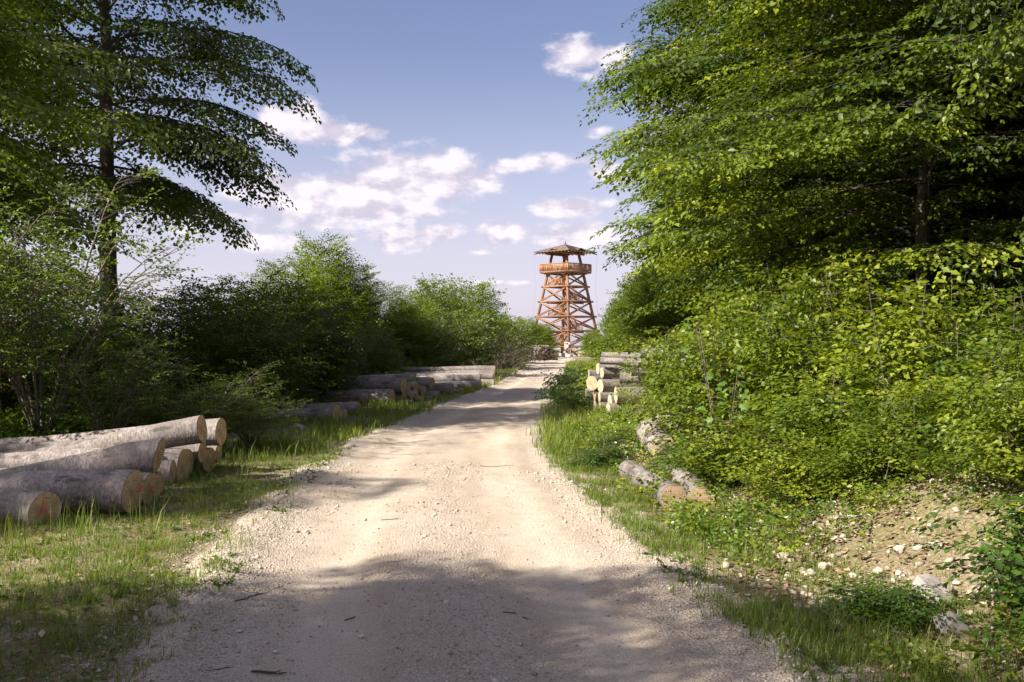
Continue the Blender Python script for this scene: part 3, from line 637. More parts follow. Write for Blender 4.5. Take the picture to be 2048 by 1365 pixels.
# young beeches and saplings on the right bank
def sapling(seed, H, Rm, nst, kit, leafm, per=10, up=.35):
    c = Crown(seed); r = c.r
    for i in range(nst):
        bx, by = r.gauss(0, Rm * .28), r.gauss(0, Rm * .28); ph = r.uniform(0, 6.28); top = H * r.uniform(.45, 1.05); out = Rm * r.uniform(.1, .55)
        pts = [np.array([bx + out * s * math.cos(ph), by + out * s * math.sin(ph), top * s]) for s in np.linspace(0, 1, 5)]
        V, Q = tube(pts, np.linspace(.008, .002, 5), 4); c.mb.add(V, Q); tn = r.gauss(.5, .17)
        for q in range(per):
            s = .12 + .88 * (q + .5) / per; p = np.array([bx + out * s * math.cos(ph), by + out * s * math.sin(ph), top * s]); h = q * 2.4 + r.gauss(0, .4); ln = Rm * .55 * (1.1 - s) * r.uniform(.6, 1.3) + .05
            dv = hv(h, r.uniform(.0, .35)); V, Q = tube([p, p + dv * ln], [.004, .002], 3); c.mb.add(V, Q)
            for u in range(max(1, int(ln / .17)) + 1):
                pp = p + dv * ln * (u + .4) / (max(1, int(ln / .17)) + .4); c.spray(pp, hv(h + r.gauss(0, .5), up * .3 - .15 + r.gauss(0, .25)), (r.gauss(0, .4), r.gauss(0, .4), 1), r.uniform(.75, 1.25), tn + r.gauss(0, .07))
    lm, bm = c.meshes(K[kit], M[leafm], M['stem']); return [('stems', bm), ('crown', lm)]
Sa = [sapling(60 + i, 1.5, 1.05, 14, 'seed2', 'yellow') for i in range(3)]
Sb = sapling(63, 1.5, 1.05, 12, 'seed2', 'beech')
Sg = sapling(66, 1.2, .9, 12, 'seed', 'glossy')
GS = 'young beeches on the right bank'
for j, (x, y, H, wsc, rz, src, lb) in enumerate([
    (2.55, 10.6, .75, .8, 1, Sa[0], 'bright low beech bush just behind the two short fallen logs'), (3.2, 9.9, .85, .85, 2, Sb, 'dark green beech bush above the stony dirt patch'),
    (2.7, 13.2, 1.35, .9, 3, Sa[2], 'young beech shading the striped fallen log'), (3.6, 12.2, 1.5, 1.0, 4, Sb, 'head high young beech in the middle of the bank'),
    (4.4, 11.0, 1.5, 1.0, 5, Sa[1], 'spreading young beech in front of the dark forest gap'), (2.9, 16.4, 1.05, .85, 6, Sb, 'young beech screening the near half of the right log stack'),
    (3.5, 19.2, 1.25, .9, .5, Sa[0], 'young beech growing through the right log stack'), (3.5, 15.6, 1.7, 1.1, 1.5, Sa[1], 'tall young beech behind the striped fallen log'),
    (5.2, 10.4, 1.3, 1.0, 2.5, Sb, 'young beech at the right edge below the black forest gap'), (3.75, 8.9, .7, .7, 3.5, Sa[0], 'small rounded beech bush sitting on top of the dirt patch'),
    (3.35, 8.4, .7, .7, 2.9, Sb, 'low green bush at the top edge of the dirt patch'), (2.75, 9.1, .6, .6, .9, Sa[0], 'small beech bush between the short logs and the dirt patch'), (4.1, 7.7, .9, .7, 3.9, Sa[2], 'leafy young beech hanging over the right of the dirt patch'),
    (3.75, 6.9, .75, .62, 2.2, Sa[2], 'yellow green seedling bush right of the grey rocks'), (4.6, 8.1, 1.3, .9, 1.7, Sa[0], 'young beech at the right edge above the glossy corner bush'), (3.5, 5.0, .8, .6, .3, Sg, 'second glossy bush cut off by the lower right corner'),
    (4.35, 8.9, .95, .6, 4.5, Sg, 'broad leaved sapling right of the dirt patch'), (3.05, 5.55, .62, .62, 5.5, Sg, 'glossy dark green bush in the lower right corner'),
    (2.35, 6.0, .30, .4, .7, Sg, 'little seedling beside the half buried grey rock'), (4.9, 7.2, 1.2, .8, .2, Sa[1], 'leafy sapling on the bank crest above the corner bush'),
    (4.2, 13.8, 1.9, 1.2, 5.1, Sa[2], 'tallest young beech on the bank'), (2.3, 29.5, .9, .8, 1.1, Sa[1], 'young beech on the verge beyond the right log stack'), (3.0, 25.8, 1.6, 1.2, 2.1, Sa[0], 'young beech behind the right log stack'),
    (1.15, 13.2, .38, .42, 4.1, Sg, 'small dark leafy clump in the right verge grass'), (1.7, 14.6, .45, .5, 3.1, Sg, 'leafy bramble clump in front of the wood chips'), (1.5, 24.2, .7, .6, .4, Sg, 'dark sprig leaning out over the track edge'),
    (2.2, 11.6, .5, .5, .9, Sg, 'weedy sapling between the short logs and the striped log'), (1.95, 28.5, 1.0, 1.0, .9, Sg, 'rounded low bush nearest the track beyond the right log stack')]):
    plant('young_beech', lb, 'sapling', GS, (x, y), src, rz, (wsc / 1.0, wsc / 1.0, H / 1.5 if src is not Sg else H / 1.2))
# lobed maple sapling
def lobed_leaf():
    a = np.radians([-150, -118, -92, -66, -48, -28, 0, 28, 48, 66, 92, 118, 150]); rr = np.array([.42, .30, .62, .46, .86, .60, 1.0, .60, .86, .46, .62, .30, .42])
    V = [(0, 0, 0)] + [(rr[i] * math.cos(a[i]) * .5 + .12, rr[i] * math.sin(a[i]) * .5, -.06 * abs(math.sin(a[i]))) for i in range(13)]
    return np.array(V), np.array([[0, i, i + 1] for i in range(1, 13)])
c = Crown(77); r = c.r; LV, LF = lobed_leaf(); lm_ = MB(); st = MB()
for i in range(5):
    ph = r.uniform(0, 6.28); top = r.uniform(1.0, 1.75); pts = [np.array([.3 * s * math.cos(ph), .3 * s * math.sin(ph), top * s]) for s in np.linspace(0, 1, 5)]
    V, Q = tube(pts, np.linspace(.007, .003, 5), 4); st.add(V, Q)
    for q in range(13):
        s = .2 + .8 * q / 12; p = np.array([.3 * s * math.cos(ph), .3 * s * math.sin(ph), top * s]); h = q * 2.4 + r.random(); dv = hv(h, .25); ln = r.uniform(.08, .22)
        st.add(*tube([p, p + dv * ln], [.003, .002], 3)); X_ = hv(h, r.uniform(-.9, -.2)); Y_ = unit(np.cross(np.array([r.gauss(0, .3), r.gauss(0, .3), 1]), X_)); Z_ = np.cross(X_, Y_); sz = r.uniform(.12, .2)
        lm_.add(p + dv * ln + sz * (LV[:, :1] * X_ + LV[:, 1:2] * Y_ + LV[:, 2:] * Z_), [LF], r.random())
plant('maple_sapling', 'maple sapling with large pale lobed leaves among the young beeches', 'sapling', None, (2.32, 10.9), [('stems', st.mesh('stems', M['stem'], True)), ('crown', lm_.mesh('crown', M['lobed']))])

# ------------------------------------------------------------------ undergrowth, grass, weeds, litter (stuff)
rng = np.random.default_rng(11)
c = Crown(81); r = c.r
N_ = 0
while N_ < 2600:
    y = 5.0 + 27 * r.random() ** 1.3; dr = .55 + 4.6 * r.random(); x = float(eR(y)) + dr
    f = float(fbm(np.array([x * .9]), np.array([y * .9]), 91, 3)[0])
    bare = math.exp(-(((x - 2.35) / .72) ** 2 + ((y - 6.6) / 1.15) ** 2) ** 2)
    if 18.5 < y < 26.5 and dr < 1.7: continue
    if f + .25 * min(1, (dr - .6)) - .8 * bare < (.42 if dr < 2.2 else .36): continue
    N_ += 1; z = float(surf(x, y)); h0 = r.uniform(.04, .32) * (.6 + .5 * min(1, dr / 2)); tn = r.gauss(.52, .14)
    for k in range(r.randint(2, 4)):
        h = r.uniform(0, 6.28); c.spray((x + r.gauss(0, .05), y + r.gauss(0, .05), z + h0 * r.random()), hv(h, r.uniform(.2, .9)), (r.gauss(0, .3), r.gauss(0, .3), 1), r.uniform(.4, .8), tn)
S_all = c.S; c.S = [q for i, q in enumerate(S_all) if (i // 9) % 3]; lm, bm = c.meshes(K['seed2'], M['yellow'], M['stem']); c2 = Crown(83); c2.S = [q for i, q in enumerate(S_all) if not (i // 9) % 3]
lm2, bm2 = c2.meshes(K['seed2'], M['glossy'], M['stem']); v_ = tag(obj('undergrowth', lm2), kind='stuff', label='small dark leaved plants mixed through the right bank')
u_ = tag(obj('undergrowth', lm), kind='stuff', label='knee high leafy undergrowth covering the right bank')

# left undergrowth beneath the bushes
c = Crown(82); r = c.r
for i in range(1300):
    y = 13.5 + 50 * r.random() ** 1.4; x = float(eL(y)) - (3.9 + 3.5 * r.random() if y < 42 else 1.8 + 3 * r.random())
    if y < 19: x = min(x, -3.4 - r.random() * 4)
    z = float(G(x, y)); tn = r.gauss(.45, .12)
    for k in range(3): c.spray((x, y, z + r.random() * .3), hv(r.uniform(0, 6.28), r.uniform(.2, 1.0)), (r.gauss(0, .4), r.gauss(0, .4), 1), r.uniform(.7, 1.5), tn)
lm, bm = c.meshes(K['bush'], M['mid'], M['stem']); tag(obj('undergrowth', lm), kind='stuff', label='low leafy undergrowth behind the left log piles')

def grass(name, x, y, h, wd, tone, label, lean=.6):
    n = len(x); a = rng.uniform(0, 2 * np.pi, n); b = a + np.pi / 2 + rng.normal(0, .3, n); z = surf(x, y) - .01
    P = np.stack([x, y, z], -1); S = np.stack([np.cos(a), np.sin(a), 0 * a], -1) * wd[:, None] * .5
    ln = rng.normal(0, lean, n) * h; D = np.stack([np.cos(b), np.sin(b), 0 * b], -1) * ln[:, None]; Z = np.zeros((n, 3)); Z[:, 2] = 1
    V = np.stack([P - S, P + S, P + D * .35 + Z * h[:, None] * .6 + S * .75, P + D * .35 + Z * h[:, None] * .6 - S * .75, P + D + Z * (h * .97)[:, None]], 1)
    o = (np.arange(n) * 5)[:, None]
    me = make_mesh(name, V, [np.array([[3, 2, 4]]) + o, np.array([[0, 1, 2, 3]]) + o], M['grass'], False, np.repeat(tone, 5))
    return tag(obj(name, me), kind='stuff', label=label)
def clumped(n, ysamp, xfun, dens):
    y = ysamp(n); x = xfun(y, n); k = rng.random(len(x)) < dens(x, y); return x[k], y[k]
def tuft(x, y, per, spread):
    n = len(x); m = rng.integers(1, per, n); X = np.repeat(x, m) + rng.normal(0, spread, m.sum()); Y = np.repeat(y, m) + rng.normal(0, spread, m.sum()); return X, Y
# left verge
x, y = clumped(46000, lambda n: 4.3 + 11 * rng.random(n) ** 1.25, lambda y, n: eL(y) + .25 - 5.6 * rng.random(n) ** 1.2, lambda x, y: np.clip((fbm(x * 1.6, y * 1.6, 201, 4) - .33) * 3.2 + .2, .04, 1) * sm((eL(y) + .28 - x) / .75))
X1, Y1 = tuft(x, y, 9, .022); h = .025 + .075 * rng.random(len(X1)) ** 1.8 * (.5 + fbm(X1 * 1.2, Y1 * 1.2, 205, 3)) + .16 * (rng.random(len(X1)) > .988)
grass('grass', X1, Y1, h, .003 + .0035 * rng.random(len(X1)), np.clip(.22 + .65 * rng.random(len(X1)) - .35 * (rng.random(len(X1)) > .9), 0, 1), 'patchy short grass on the left verge', .9)
# long grass against the first log pile
x, y = clumped(1100, lambda n: 8.4 + 5.2 * rng.random(n), lambda y, n: np.minimum(eL(y) - .3, -3.0 - (y - 8.4) * .05) - 4.2 * rng.random(n), lambda x, y: np.clip((fbm(x * 1.4, y * 1.4, 211, 3) - .4) * 4, .1, 1))
X1, Y1 = tuft(x, y, 9, .05); grass('grass', X1, Y1, .14 + .28 * rng.random(len(X1)) ** 1.5, .004 + .003 * rng.random(len(X1)), np.clip(.3 + .7 * rng.random(len(X1)), 0, 1), 'taller grass growing around the first log pile', .4)
# left verge, farther
x, y = clumped(9000, lambda n: 14 + 60 * rng.random(n) ** 1.6, lambda y, n: eL(y) + .2 - 2.9 * rng.random(n), lambda x, y: np.clip((fbm(x * .9, y * .9, 221, 3) - .36) * 4, .1, 1) * sm((eL(y) + .15 - x) / .5))
X1, Y1 = tuft(x, y, 8, .05); grass('grass', X1, Y1, (.08 + .2 * rng.random(len(X1)) ** 1.5) * (1 + .004 * Y1), .005 + .0004 * Y1, np.clip(.25 + .7 * rng.random(len(X1)), 0, 1), 'grass strip in front of the long log stack')
# right verge near
x, y = clumped(19000, lambda n: 4.4 + 12 * rng.random(n) ** 1.15, lambda y, n: eR(y) - .22 + 1.55 * rng.random(n) ** 1.15, lambda x, y: np.clip((fbm(x * 1.8, y * 1.8, 231, 3) - .3) * 4, .08, 1) * sm((x - eR(y) + .2) / .4) * np.clip(1.3 - (x - eR(y)) * .75, .1, 1))
X1, Y1 = tuft(x, y, 9, .025); h = .035 + .10 * rng.random(len(X1)) ** 1.6 + .15 * (rng.random(len(X1)) > .985)
grass('grass', X1, Y1, h, .0032 + .0035 * rng.random(len(X1)), np.clip(.28 + .6 * rng.random(len(X1)) - .4 * (rng.random(len(X1)) > .92), 0, 1), 'lush grass strip between the track and the right bank', .75)
x, y = clumped(7000, lambda n: 15 + 60 * rng.random(n) ** 1.5, lambda y, n: eR(y) - .15 + 1.9 * rng.random(n), lambda x, y: np.clip((fbm(x * .9, y * .9, 241, 3) - .3) * 4, .15, 1) * sm((x - eR(y) + .15) / .4))
X1, Y1 = tuft(x, y, 8, .05); grass('grass', X1, Y1, (.09 + .2 * rng.random(len(X1)) ** 1.5) * (1 + .004 * Y1), .005 + .0004 * Y1, np.clip(.35 + .6 * rng.random(len(X1)), 0, 1), 'grass beside the track near the right log stack')
x, y = clumped(1400, lambda n: 4.6 + 7 * rng.random(n), lambda y, n: eR(y) + 1.2 + 3 * rng.random(n), lambda x, y: np.clip((fbm(x * 1.8, y * 1.8, 251, 3) - .5) * 6, 0, 1))
X1, Y1 = tuft(x, y, 10, .02); grass('grass', X1, Y1, .06 + .2 * rng.random(len(X1)) ** 1.6, .0035 + 0 * X1, np.clip(.1 + .6 * rng.random(len(X1)), 0, 1), 'thin dry grass tufts on the dirt bank', .5)
# broad leaved weeds
n = 3600; y = 4.6 + 11 * rng.random(n) ** 1.3; lf = rng.random(n) < .75; x = np.where(lf, eL(y) + .15 - 3.2 * rng.random(n) ** 1.3, eR(y) - .05 + 1.3 * rng.random(n))
k = (fbm(x * 1.4, y * 1.4, 261, 3) > .47); x, y = x[k], y[k]; m = rng.integers(5, 10, len(x)); X1 = np.repeat(x, m); Y1 = np.repeat(y, m); a = rng.uniform(0, 2 * np.pi, len(X1)); el = rng.uniform(.15, 1.0, len(X1))
L_ = rng.uniform(.02, .055, len(X1)) * np.repeat(rng.uniform(.6, 1.2, len(x)), m); D = np.stack([np.cos(a) * np.cos(el), np.sin(a) * np.cos(el), np.sin(el)], -1)
V, F, kk = leaf_geo(np.stack([X1, Y1, surf(X1, Y1)], -1), D, np.tile([0, 0, 1.0], (len(X1), 1)) + rng.normal(0, .15, (len(X1), 3)), L_, L_ * rng.uniform(.25, .45, len(X1)), 4)
tag(obj('weeds', make_mesh('weeds', V, [F], M['weed'], False, np.repeat(rng.random(len(X1)), kk))), kind='stuff', label='dandelion and plantain leaves flat in the verges')
# dead leaves and chips on the bank and verge
n = 16000; y = 4.8 + 13 * rng.random(n) ** 1.2; q = rng.random(n); x = np.where(q < .8, eR(y) + .45 + 3.4 * rng.random(n), eL(y) - .2 - 3.5 * rng.random(n))
k = (fbm(x * 1.2, y * 1.2, 271, 3) > np.where(q < .8, .38, .52)); x, y = x[k], y[k]; n = len(x); a = rng.uniform(0, 2 * np.pi, n)
L_ = rng.uniform(.03, .075, n); V, F, kk = leaf_geo(np.stack([x, y, surf(x, y) + .012], -1), np.stack([np.cos(a), np.sin(a), rng.normal(0, .25, n)], -1), np.stack([rng.normal(0, .35, n), rng.normal(0, .35, n), np.ones(n)], -1), L_, L_ * .55, 2)
tag(obj('leaf_litter', make_mesh('leaf_litter', V, [F], M['litter'], False, np.repeat(rng.random(n), kk))), kind='stuff', label='brown dead leaves lying on the bank')
n = 1500; x = 1.75 + rng.normal(0, .22, n); y = 13.2 + rng.normal(0, .55, n); a = rng.uniform(0, 2 * np.pi, n); L_ = rng.uniform(.03, .08, n)
V, F, kk = leaf_geo(np.stack([x, y, surf(x, y) + .02 + .06 * rng.random(n)], -1), np.stack([np.cos(a), np.sin(a), rng.normal(0, .3, n)], -1), np.stack([rng.normal(0, .4, n), rng.normal(0, .4, n), np.ones(n)], -1), L_, L_ * .3, 2)
tag(obj('wood_chip_litter', make_mesh('wood_chip_litter', V, [F], M['litter'], False, np.repeat(.55 + .45 * rng.random(n), kk))), kind='stuff', label='pale wood chips scattered below the striped fallen log')
# ------------------------------------------------------------------ logs
def log_meshes(seed, L, d0, d1, bend=0.03, k=20, n=18, bark_m='log_bark', cut_m='cut', slant=0.0, flare=.0):
    g = np.random.default_rng(seed); u = np.linspace(0, 1, n); xsn = -L * u; a = np.arange(k) * 2 * np.pi / k
    r0 = d0 / 2 * (1 - u) + d1 / 2 * u + flare * d0 * np.exp(-u * 9)
    irr = 1 + .035 * np.cos(2 * a + g.uniform(0, 6)) + .022 * np.cos(3 * a + g.uniform(0, 6)) + .012 * np.cos(5 * a + g.uniform(0, 6))
    rad = r0[:, None] * irr[None] * (1 + .02 * np.sin(u * g.uniform(5, 11) + g.uniform(0, 6)))[:, None]
    for _ in range(int(2 + L)):
        uc, ac = g.uniform(.08, .9), g.uniform(0, 6.28); rad += d0 * g.uniform(.03, .09) * np.exp(-((u - uc) * L / (d0 * .32))[:, None] ** 2 - (np.angle(np.exp(1j * (a - ac))) / .38)[None] ** 2)
    cy = bend * L * np.sin(u * np.pi * g.uniform(.7, 1.3)) * g.choice([-1, 1]); cz = bend * .5 * L * np.sin(u * np.pi * 1.4 + g.uniform(0, 2)); cy -= cy[0]; cz -= cz[0]
    sl = slant * rad[0] * np.sin(a)
    V = np.stack([np.broadcast_to(xsn[:, None], rad.shape) + np.where(np.arange(n)[:, None] == 0, sl[None], 0), cy[:, None] + rad * np.cos(a), cz[:, None] + rad * np.sin(a)], -1)
    i = np.arange(n - 1)[:, None] * k; j = np.arange(k)[None]; j2 = (j + 1) % k
    Q = np.stack([i + j, i + j2, i + k + j2, i + k + j], -1).reshape(-1, 4)
    body = make_mesh('log', V, [Q], M[bark_m], True)
    def face(ring, ctr, dx, flip):
        R1 = ring * .992 + ctr * .008; R1[:, 0] += dx; R2 = ctr + (ring - ctr) * .5; R2[:, 0] += dx * 1.6; c0 = ctr.copy(); c0[0] += dx * 2
        VV = np.concatenate([R1, R2, [c0]]); q = np.stack([np.arange(k), (np.arange(k) + 1) % k, (np.arange(k) + 1) % k + k, np.arange(k) + k], -1); t3 = np.stack([np.arange(k) + k, (np.arange(k) + 1) % k + k, np.full(k, 2 * k)], -1)
        if flip: q = q[:, ::-1]; t3 = t3[:, ::-1]
        return VV - ctr, q, t3, ctr
    f0 = face(V[0].copy(), V[0].mean(0), .004, False); f1 = face(V[-1].copy(), V[-1].mean(0), -.004, True)
    ms = [(make_mesh('cut_face', f[0], [f[1], f[2]], M[cut_m]), f[3]) for f in (f0, f1)]
    return body, ms
def mark(parent, ctr, strokes, r):
    mb = MB()
    for s in strokes:
        p = [(0.011, x * r, z * r) for x, z in s]
        for a, b in zip(p[:-1], p[1:]):
            a, b = np.array(a), np.array(b); t = unit(b - a); w_ = np.array([0, -t[2], t[1]]) * r * .035
            mb.add([a - w_, b - w_ * .7, b + w_ * .7, a + w_], [np.array([[0, 1, 2, 3]])])
    o = mb.build('paint_mark', M['red'], parent); o.location = ctr
MK = [[[(-.45, -.2), (.0, .05), (.35, -.5)], [(-.1, .6), (-.25, -.05)], [(-.1, .1), (.1, .45)]], [[(.2, -.05), (.8, .12)], [(.45, -.15), (.65, .2)]], [[(-.5, .5), (-.1, .05), (.2, -.3)], [(-.3, -.1), (.1, .2)]], [[(-.1, .7), (.05, .1)], [(.1, -.1), (.35, -.35)]]]
GL1, GL2, GL3, GL4, GL5 = 'logs of the first pile at the lower left', 'logs of the long stack on the left verge', 'logs of the stack on the right verge', 'single logs lying on the right bank', 'thin logs of the far pile below the tower'
def log(label, group, E, theta, L, d0, d1, far_z=None, mk=None, bark_m='log_bark', cut_m='cut', bend=.02, seed=None, slant=0., flare=0., k=20, n=18):
    """E: centre of the visible cut face; theta: compass-free angle (deg) of the outward normal of that face"""
    seed = seed if seed is not None else int(abs(E[0] * 1000 + E[1] * 77)) % 9999
    body, faces = log_meshes(seed, L, d0, d1, bend, k, n, bark_m, cut_m, slant, flare)
    o = obj('log', body); pitch = 0 if far_z is None else math.asin(max(-1, min(1, (E[2] - far_z) / L)))
    o.location = E; o.rotation_euler = (0, -pitch, R(theta)); tag(o, label, 'log', group)
    for me, c in faces:
        f = obj('cut_face', me, o); f.location = c
    if mk is not None: mark(o, faces[0][1], MK[mk], d0 / 2)
    return o
def onground(px, py, d, D):   # face centre, but never sunk into or floating off the soil
    x, y, z = at(px, py, d); return (x, y, z)
L1 = [  # label, px, py, dist, theta, L, d0, d1, far_z, mark
    ('pale log lowest at the left edge, red cross sprayed on its face', 89.5, 1021, 9.05, -30, 3.2, .335, .31, .17, 0),
    ('thick log with a large round sawn end marked by a short red stroke', 266, 984, 9.85, -8, 3.4, .43, .36, .2, 1),
    ('shorter log tucked behind the thick round ended log, red tick on its face', 303, 979, 10.45, -12, 3.0, .345, .3, .17, 2),
    ('thin log end just showing behind the red ticked log', 316, 970, 10.95, -8, 3.0, .27, .24, .14, None),
    ('tilted log rising to a slanted narrow end with red paint on its rim', 318, 911, 10.9, 4, 3.0, .37, .20, .05, 3),
    ('short thin log lying under the tilted log', 345, 946, 11.6, 4, 2.6, .29, .26, .15, None),
    ('log with a tall narrow sawn end right of the tilted log', 366, 935, 11.95, -3, 3.2, .42, .36, .2, None),
    ('log end half hidden behind the tall narrow ended log', 374, 930, 12.35, -6, 3.2, .37, .33, .2, None),
    ('long top log whose sawn end sticks out over the pile', 404, 858.5, 12.2, -4, 3.2, .335, .20, .14, 3),
    ('long rear log on top of the pile, beside the jutting top log', 442, 864, 12.85, -8, 3.15, .335, .22, .34, None),
    ('narrow log end hanging below the jutting top log', 405, 904, 12.65, -4, 3.6, .29, .26, .28, 3),
    ('cracked round log end low between the two top logs', 418.5, 921, 13.0, -14, 3.0, .33, .3, .16, None),
    ('thin log end below the rear top log', 437, 907, 13.35, -4, 3.6, .25, .22, .2, None),
    ('log lying in the middle of the pile between the tilted log and the top logs', 300, 918, 11.7, -2, 4.0, .27, .22, .22, None),
    ('lowest rear log of the first pile, buried in grass', 330, 944, 12.5, -2, 4.0, .3, .28, .15, None)]
def scar(o, x, ang, r, sx, sy):
    mb = MB(); c0 = np.array([x, r * math.cos(ang), r * math.sin(ang)]); t = np.array([0, -math.sin(ang), math.cos(ang)]); nn = np.array([0, math.cos(ang), math.sin(ang)])
    ring = [c0 + np.array([1, 0, 0]) * sx * math.cos(a) * (1 + .2 * math.sin(3 * a)) + t * sy * math.sin(a) - nn * (.012 + .25 * sy * sy / r) for a in np.arange(10) * .6283]
    mb.add(np.array(ring + [c0 + nn * .012]), [np.array([[i, (i + 1) % 10, 10] for i in range(10)])]); return mb.build('knot_scar', M['stripped'], o)
for q, a in enumerate(L1):
    o = log(a[0], GL1, at(a[1], a[2], a[3]), a[4], a[5], a[6], a[7], a[8], a[9], slant=.35 if 'slanted' in a[0] else .05)
    if q in (1, 4, 8, 9, 13): scar(o, -.9 - .25 * (q % 3), -2.35 if q in (8, 9) else -2.6, (a[6] * .72 + a[7] * .28) / 2, .10, .045); scar(o, -1.7, -2.1, (a[6] * .5 + a[7] * .5) / 2, .06, .025)
L2 = [
    ('front log of the long stack, tapering into the weeds', 674.7, 828.5, 20.6, -20, 2.4, .385, .2, .10, None),
    ('small log end touching the front log of the long stack', 690, 829, 21.2, -22, 1.5, .22, .2, .11, None),
    ('short log lying behind the front log in the grass', 716.5, 817, 22.8, -12, 1.9, .30, .26, .15, None),
    ('long low log with a pale round end in front of the stack', 783.5, 796, 26, -16, 3.2, .43, .30, .18, None),
    ('bleached log end beside the long low log', 808, 797, 27.0, -20, 1.9, .34, .3, .17, None),
    ('thick long log across the top front of the stack', 806, 772, 26.8, -14, 3.3, .40, .33, .42, None),
    ('slim log pressed against the thick top log', 811, 766, 27.4, -10, 3.0, .26, .22, .5, None),
    ('highest left log of the stack, bowed with peeling pale bark', 830, 757, 28.4, -4, 3.2, .28, .26, .62, None),
    ('log end under the bowed highest log', 832, 773.5, 28.2, -22, 2.4, .30, .28, .4, None),
    ('small log end left of centre in the cluster of small ends', 818, 770, 28.0, -20, 2.4, .2, .2, .42, None),
    ('log end in the middle of the cluster, second row', 816, 781, 27.6, -20, 2.0, .30, .26, .3, None),
    ('small log end above the cluster, right side', 839, 776, 28.6, -26, 2.0, .2, .2, .4, None),
    ('round log end at the right side of the cluster', 847, 782.5, 28.6, -30, 2.0, .29, .27, .3, None),
    ('narrow log end low in the cluster', 823.5, 791, 27.3, -24, 2.0, .24, .22, .2, None),
    ('log end low in the cluster beside the narrow one', 832.5, 791, 27.6, -22, 2.0, .27, .25, .18, None),
    ('smallest round log end at the foot of the cluster', 844, 799, 27.6, -34, 1.4, .18, .17, .12, None),
    ('stub of log lying in the grass below the cluster', 825, 803.5, 26.6, -22, .7, .11, .1, .05, None),
    ('thin pale stub lying right of the smallest round end', 862, 799, 28.2, -20, .9, .17, .16, .08, None),
    ('dark log end on the upper row left of the pale logs', 863.5, 765.5, 29.4, -28, 2.6, .32, .3, .52, None),
    ('wedge shaped log end on the grass left of the pale logs', 878, 791.5, 29.4, -12, 1.8, .26, .24, .14, None),
    ('pale log with a split face, bottom row', 904.5, 779, 31.3, -10, 3.0, .37, .35, .2, None),
    ('pale log end right of the split one, bottom row', 916, 778, 32.5, -14, 2.6, .32, .3, .17, None),
    ('little white log stub in the grass, bottom row', 926, 782, 32.4, -6, .9, .17, .16, .1, None),
    ('bright log with a debarked oval patch, bottom row right', 962, 771.5, 34, -6, 3.0, .31, .3, .2, None),
    ('long speckled log lying along the second row', 960.5, 758.5, 34.8, -5, 4.6, .30, .27, .42, None),
    ('second row log with branch debris on top of it', 908, 759, 34.4, -5, 3.6, .24, .22, .45, None),
    ('rear log end of the second row, right side', 986, 753.5, 38.4, -8, 3.0, .27, .25, .35, None),
    ('rear log end on the ground, right end of the stack', 988.5, 767, 37.4, -8, 2.6, .29, .27, .14, None),
    ('topmost right log with a red painted narrow end', 990.5, 739.5, 40, -4, 4.0, .30, .22, .62, 3),
    ('second highest right log just below the red ended one', 989, 748, 39.4, -4, 4.0, .26, .24, .42, None)]
for a in L2: log(a[0], GL2, at(a[1], a[2], a[3]), a[4], a[5], a[6], a[7], a[8], a[9], k=16, n=12)
# right stack: faces look over the track (towards -X)
L3 = [
    ('topmost left log of the right stack with a bright face', 1204, 711, 23.4, 20, .15), ('top log second from the left, pale weathered bark', 1201, 722, 23.0, 14, .17), ('small top log behind the two leading ones', 1224, 717, 24.0, 24, .15),
    ('log jutting out at mid height on the left of the right stack', 1178, 749, 24.6, -3, .24), ('large brown faced log turned toward the viewer', 1184, 767, 23.3, -52, .33), ('pale log end beneath the top pair', 1196, 738, 23.4, -12, .27),
    ('pale log end right of the one beneath the top pair', 1204, 746, 23.1, -16, .25), ('grey log with a long pale body in the middle of the right stack', 1201, 772, 22.2, -22, .29), ('split faced log below the large brown one', 1172, 789, 24.4, -2, .30),
    ('bright narrow log end below the large brown one', 1190, 790, 23.4, -8, .30), ('log end touching the bright narrow one', 1199, 795, 22.6, -8, .26), ('bottom left log of the right stack', 1166, 806, 25.6, -2, .26),
    ('bottom log second from the left', 1176, 811, 24.4, -4, .30), ('bottom log showing grey bark under leaves', 1190, 812, 23.6, -8, .28), ('bottom log in the middle with a ragged pale face', 1200, 817, 22.4, -12, .26),
    ('yellow faced log close to the young beech leaves', 1220, 803, 21.4, -14, .28), ('low grey log end under dark leaves at the right of the stack', 1217, 823, 20.6, -14, .32), ('log with speckled bark on top, half hidden in leaves', 1282, 708, 21.2, 8, .26),
    ('rear log across the back of the right stack, third row', 1240, 755, 21.8, 10, .28), ('thick lower log fading into the bushes', 1232, 790, 20.6, -6, .34), ('grey log lying behind the young beech, second row', 1262, 740, 21.4, 2, .27)]
for lb, px, py, d, th, D in L3:
    log(lb, GL3, at(px, py, d), 180 - th if th > 0 else 180 - th, 3.4, D, D * .9, None, None, cut_m='cut' if 'brown' in lb else 'cutpale', k=16, n=12, bend=.012)
log('short log at the grass edge, left one of the two lying side by side', GL4, at(1347, 997, 10.1), -84, 2.0, .27, .24, .15, None, seed=7)
log('short log with its sawn face partly behind leaves, right one of two side by side', GL4, at(1402, 1003, 10.05), -90, 1.8, .29, .25, .16, None, seed=8)
o = log('thick striped log leaning down the bank, light bands scraped in its bark', GL4, (1.95, 12.8, .33), -90, 1.5, .34, .36, .44, None, seed=9, cut_m='cutpale')
mb = MB(); g_ = np.random.default_rng(3)
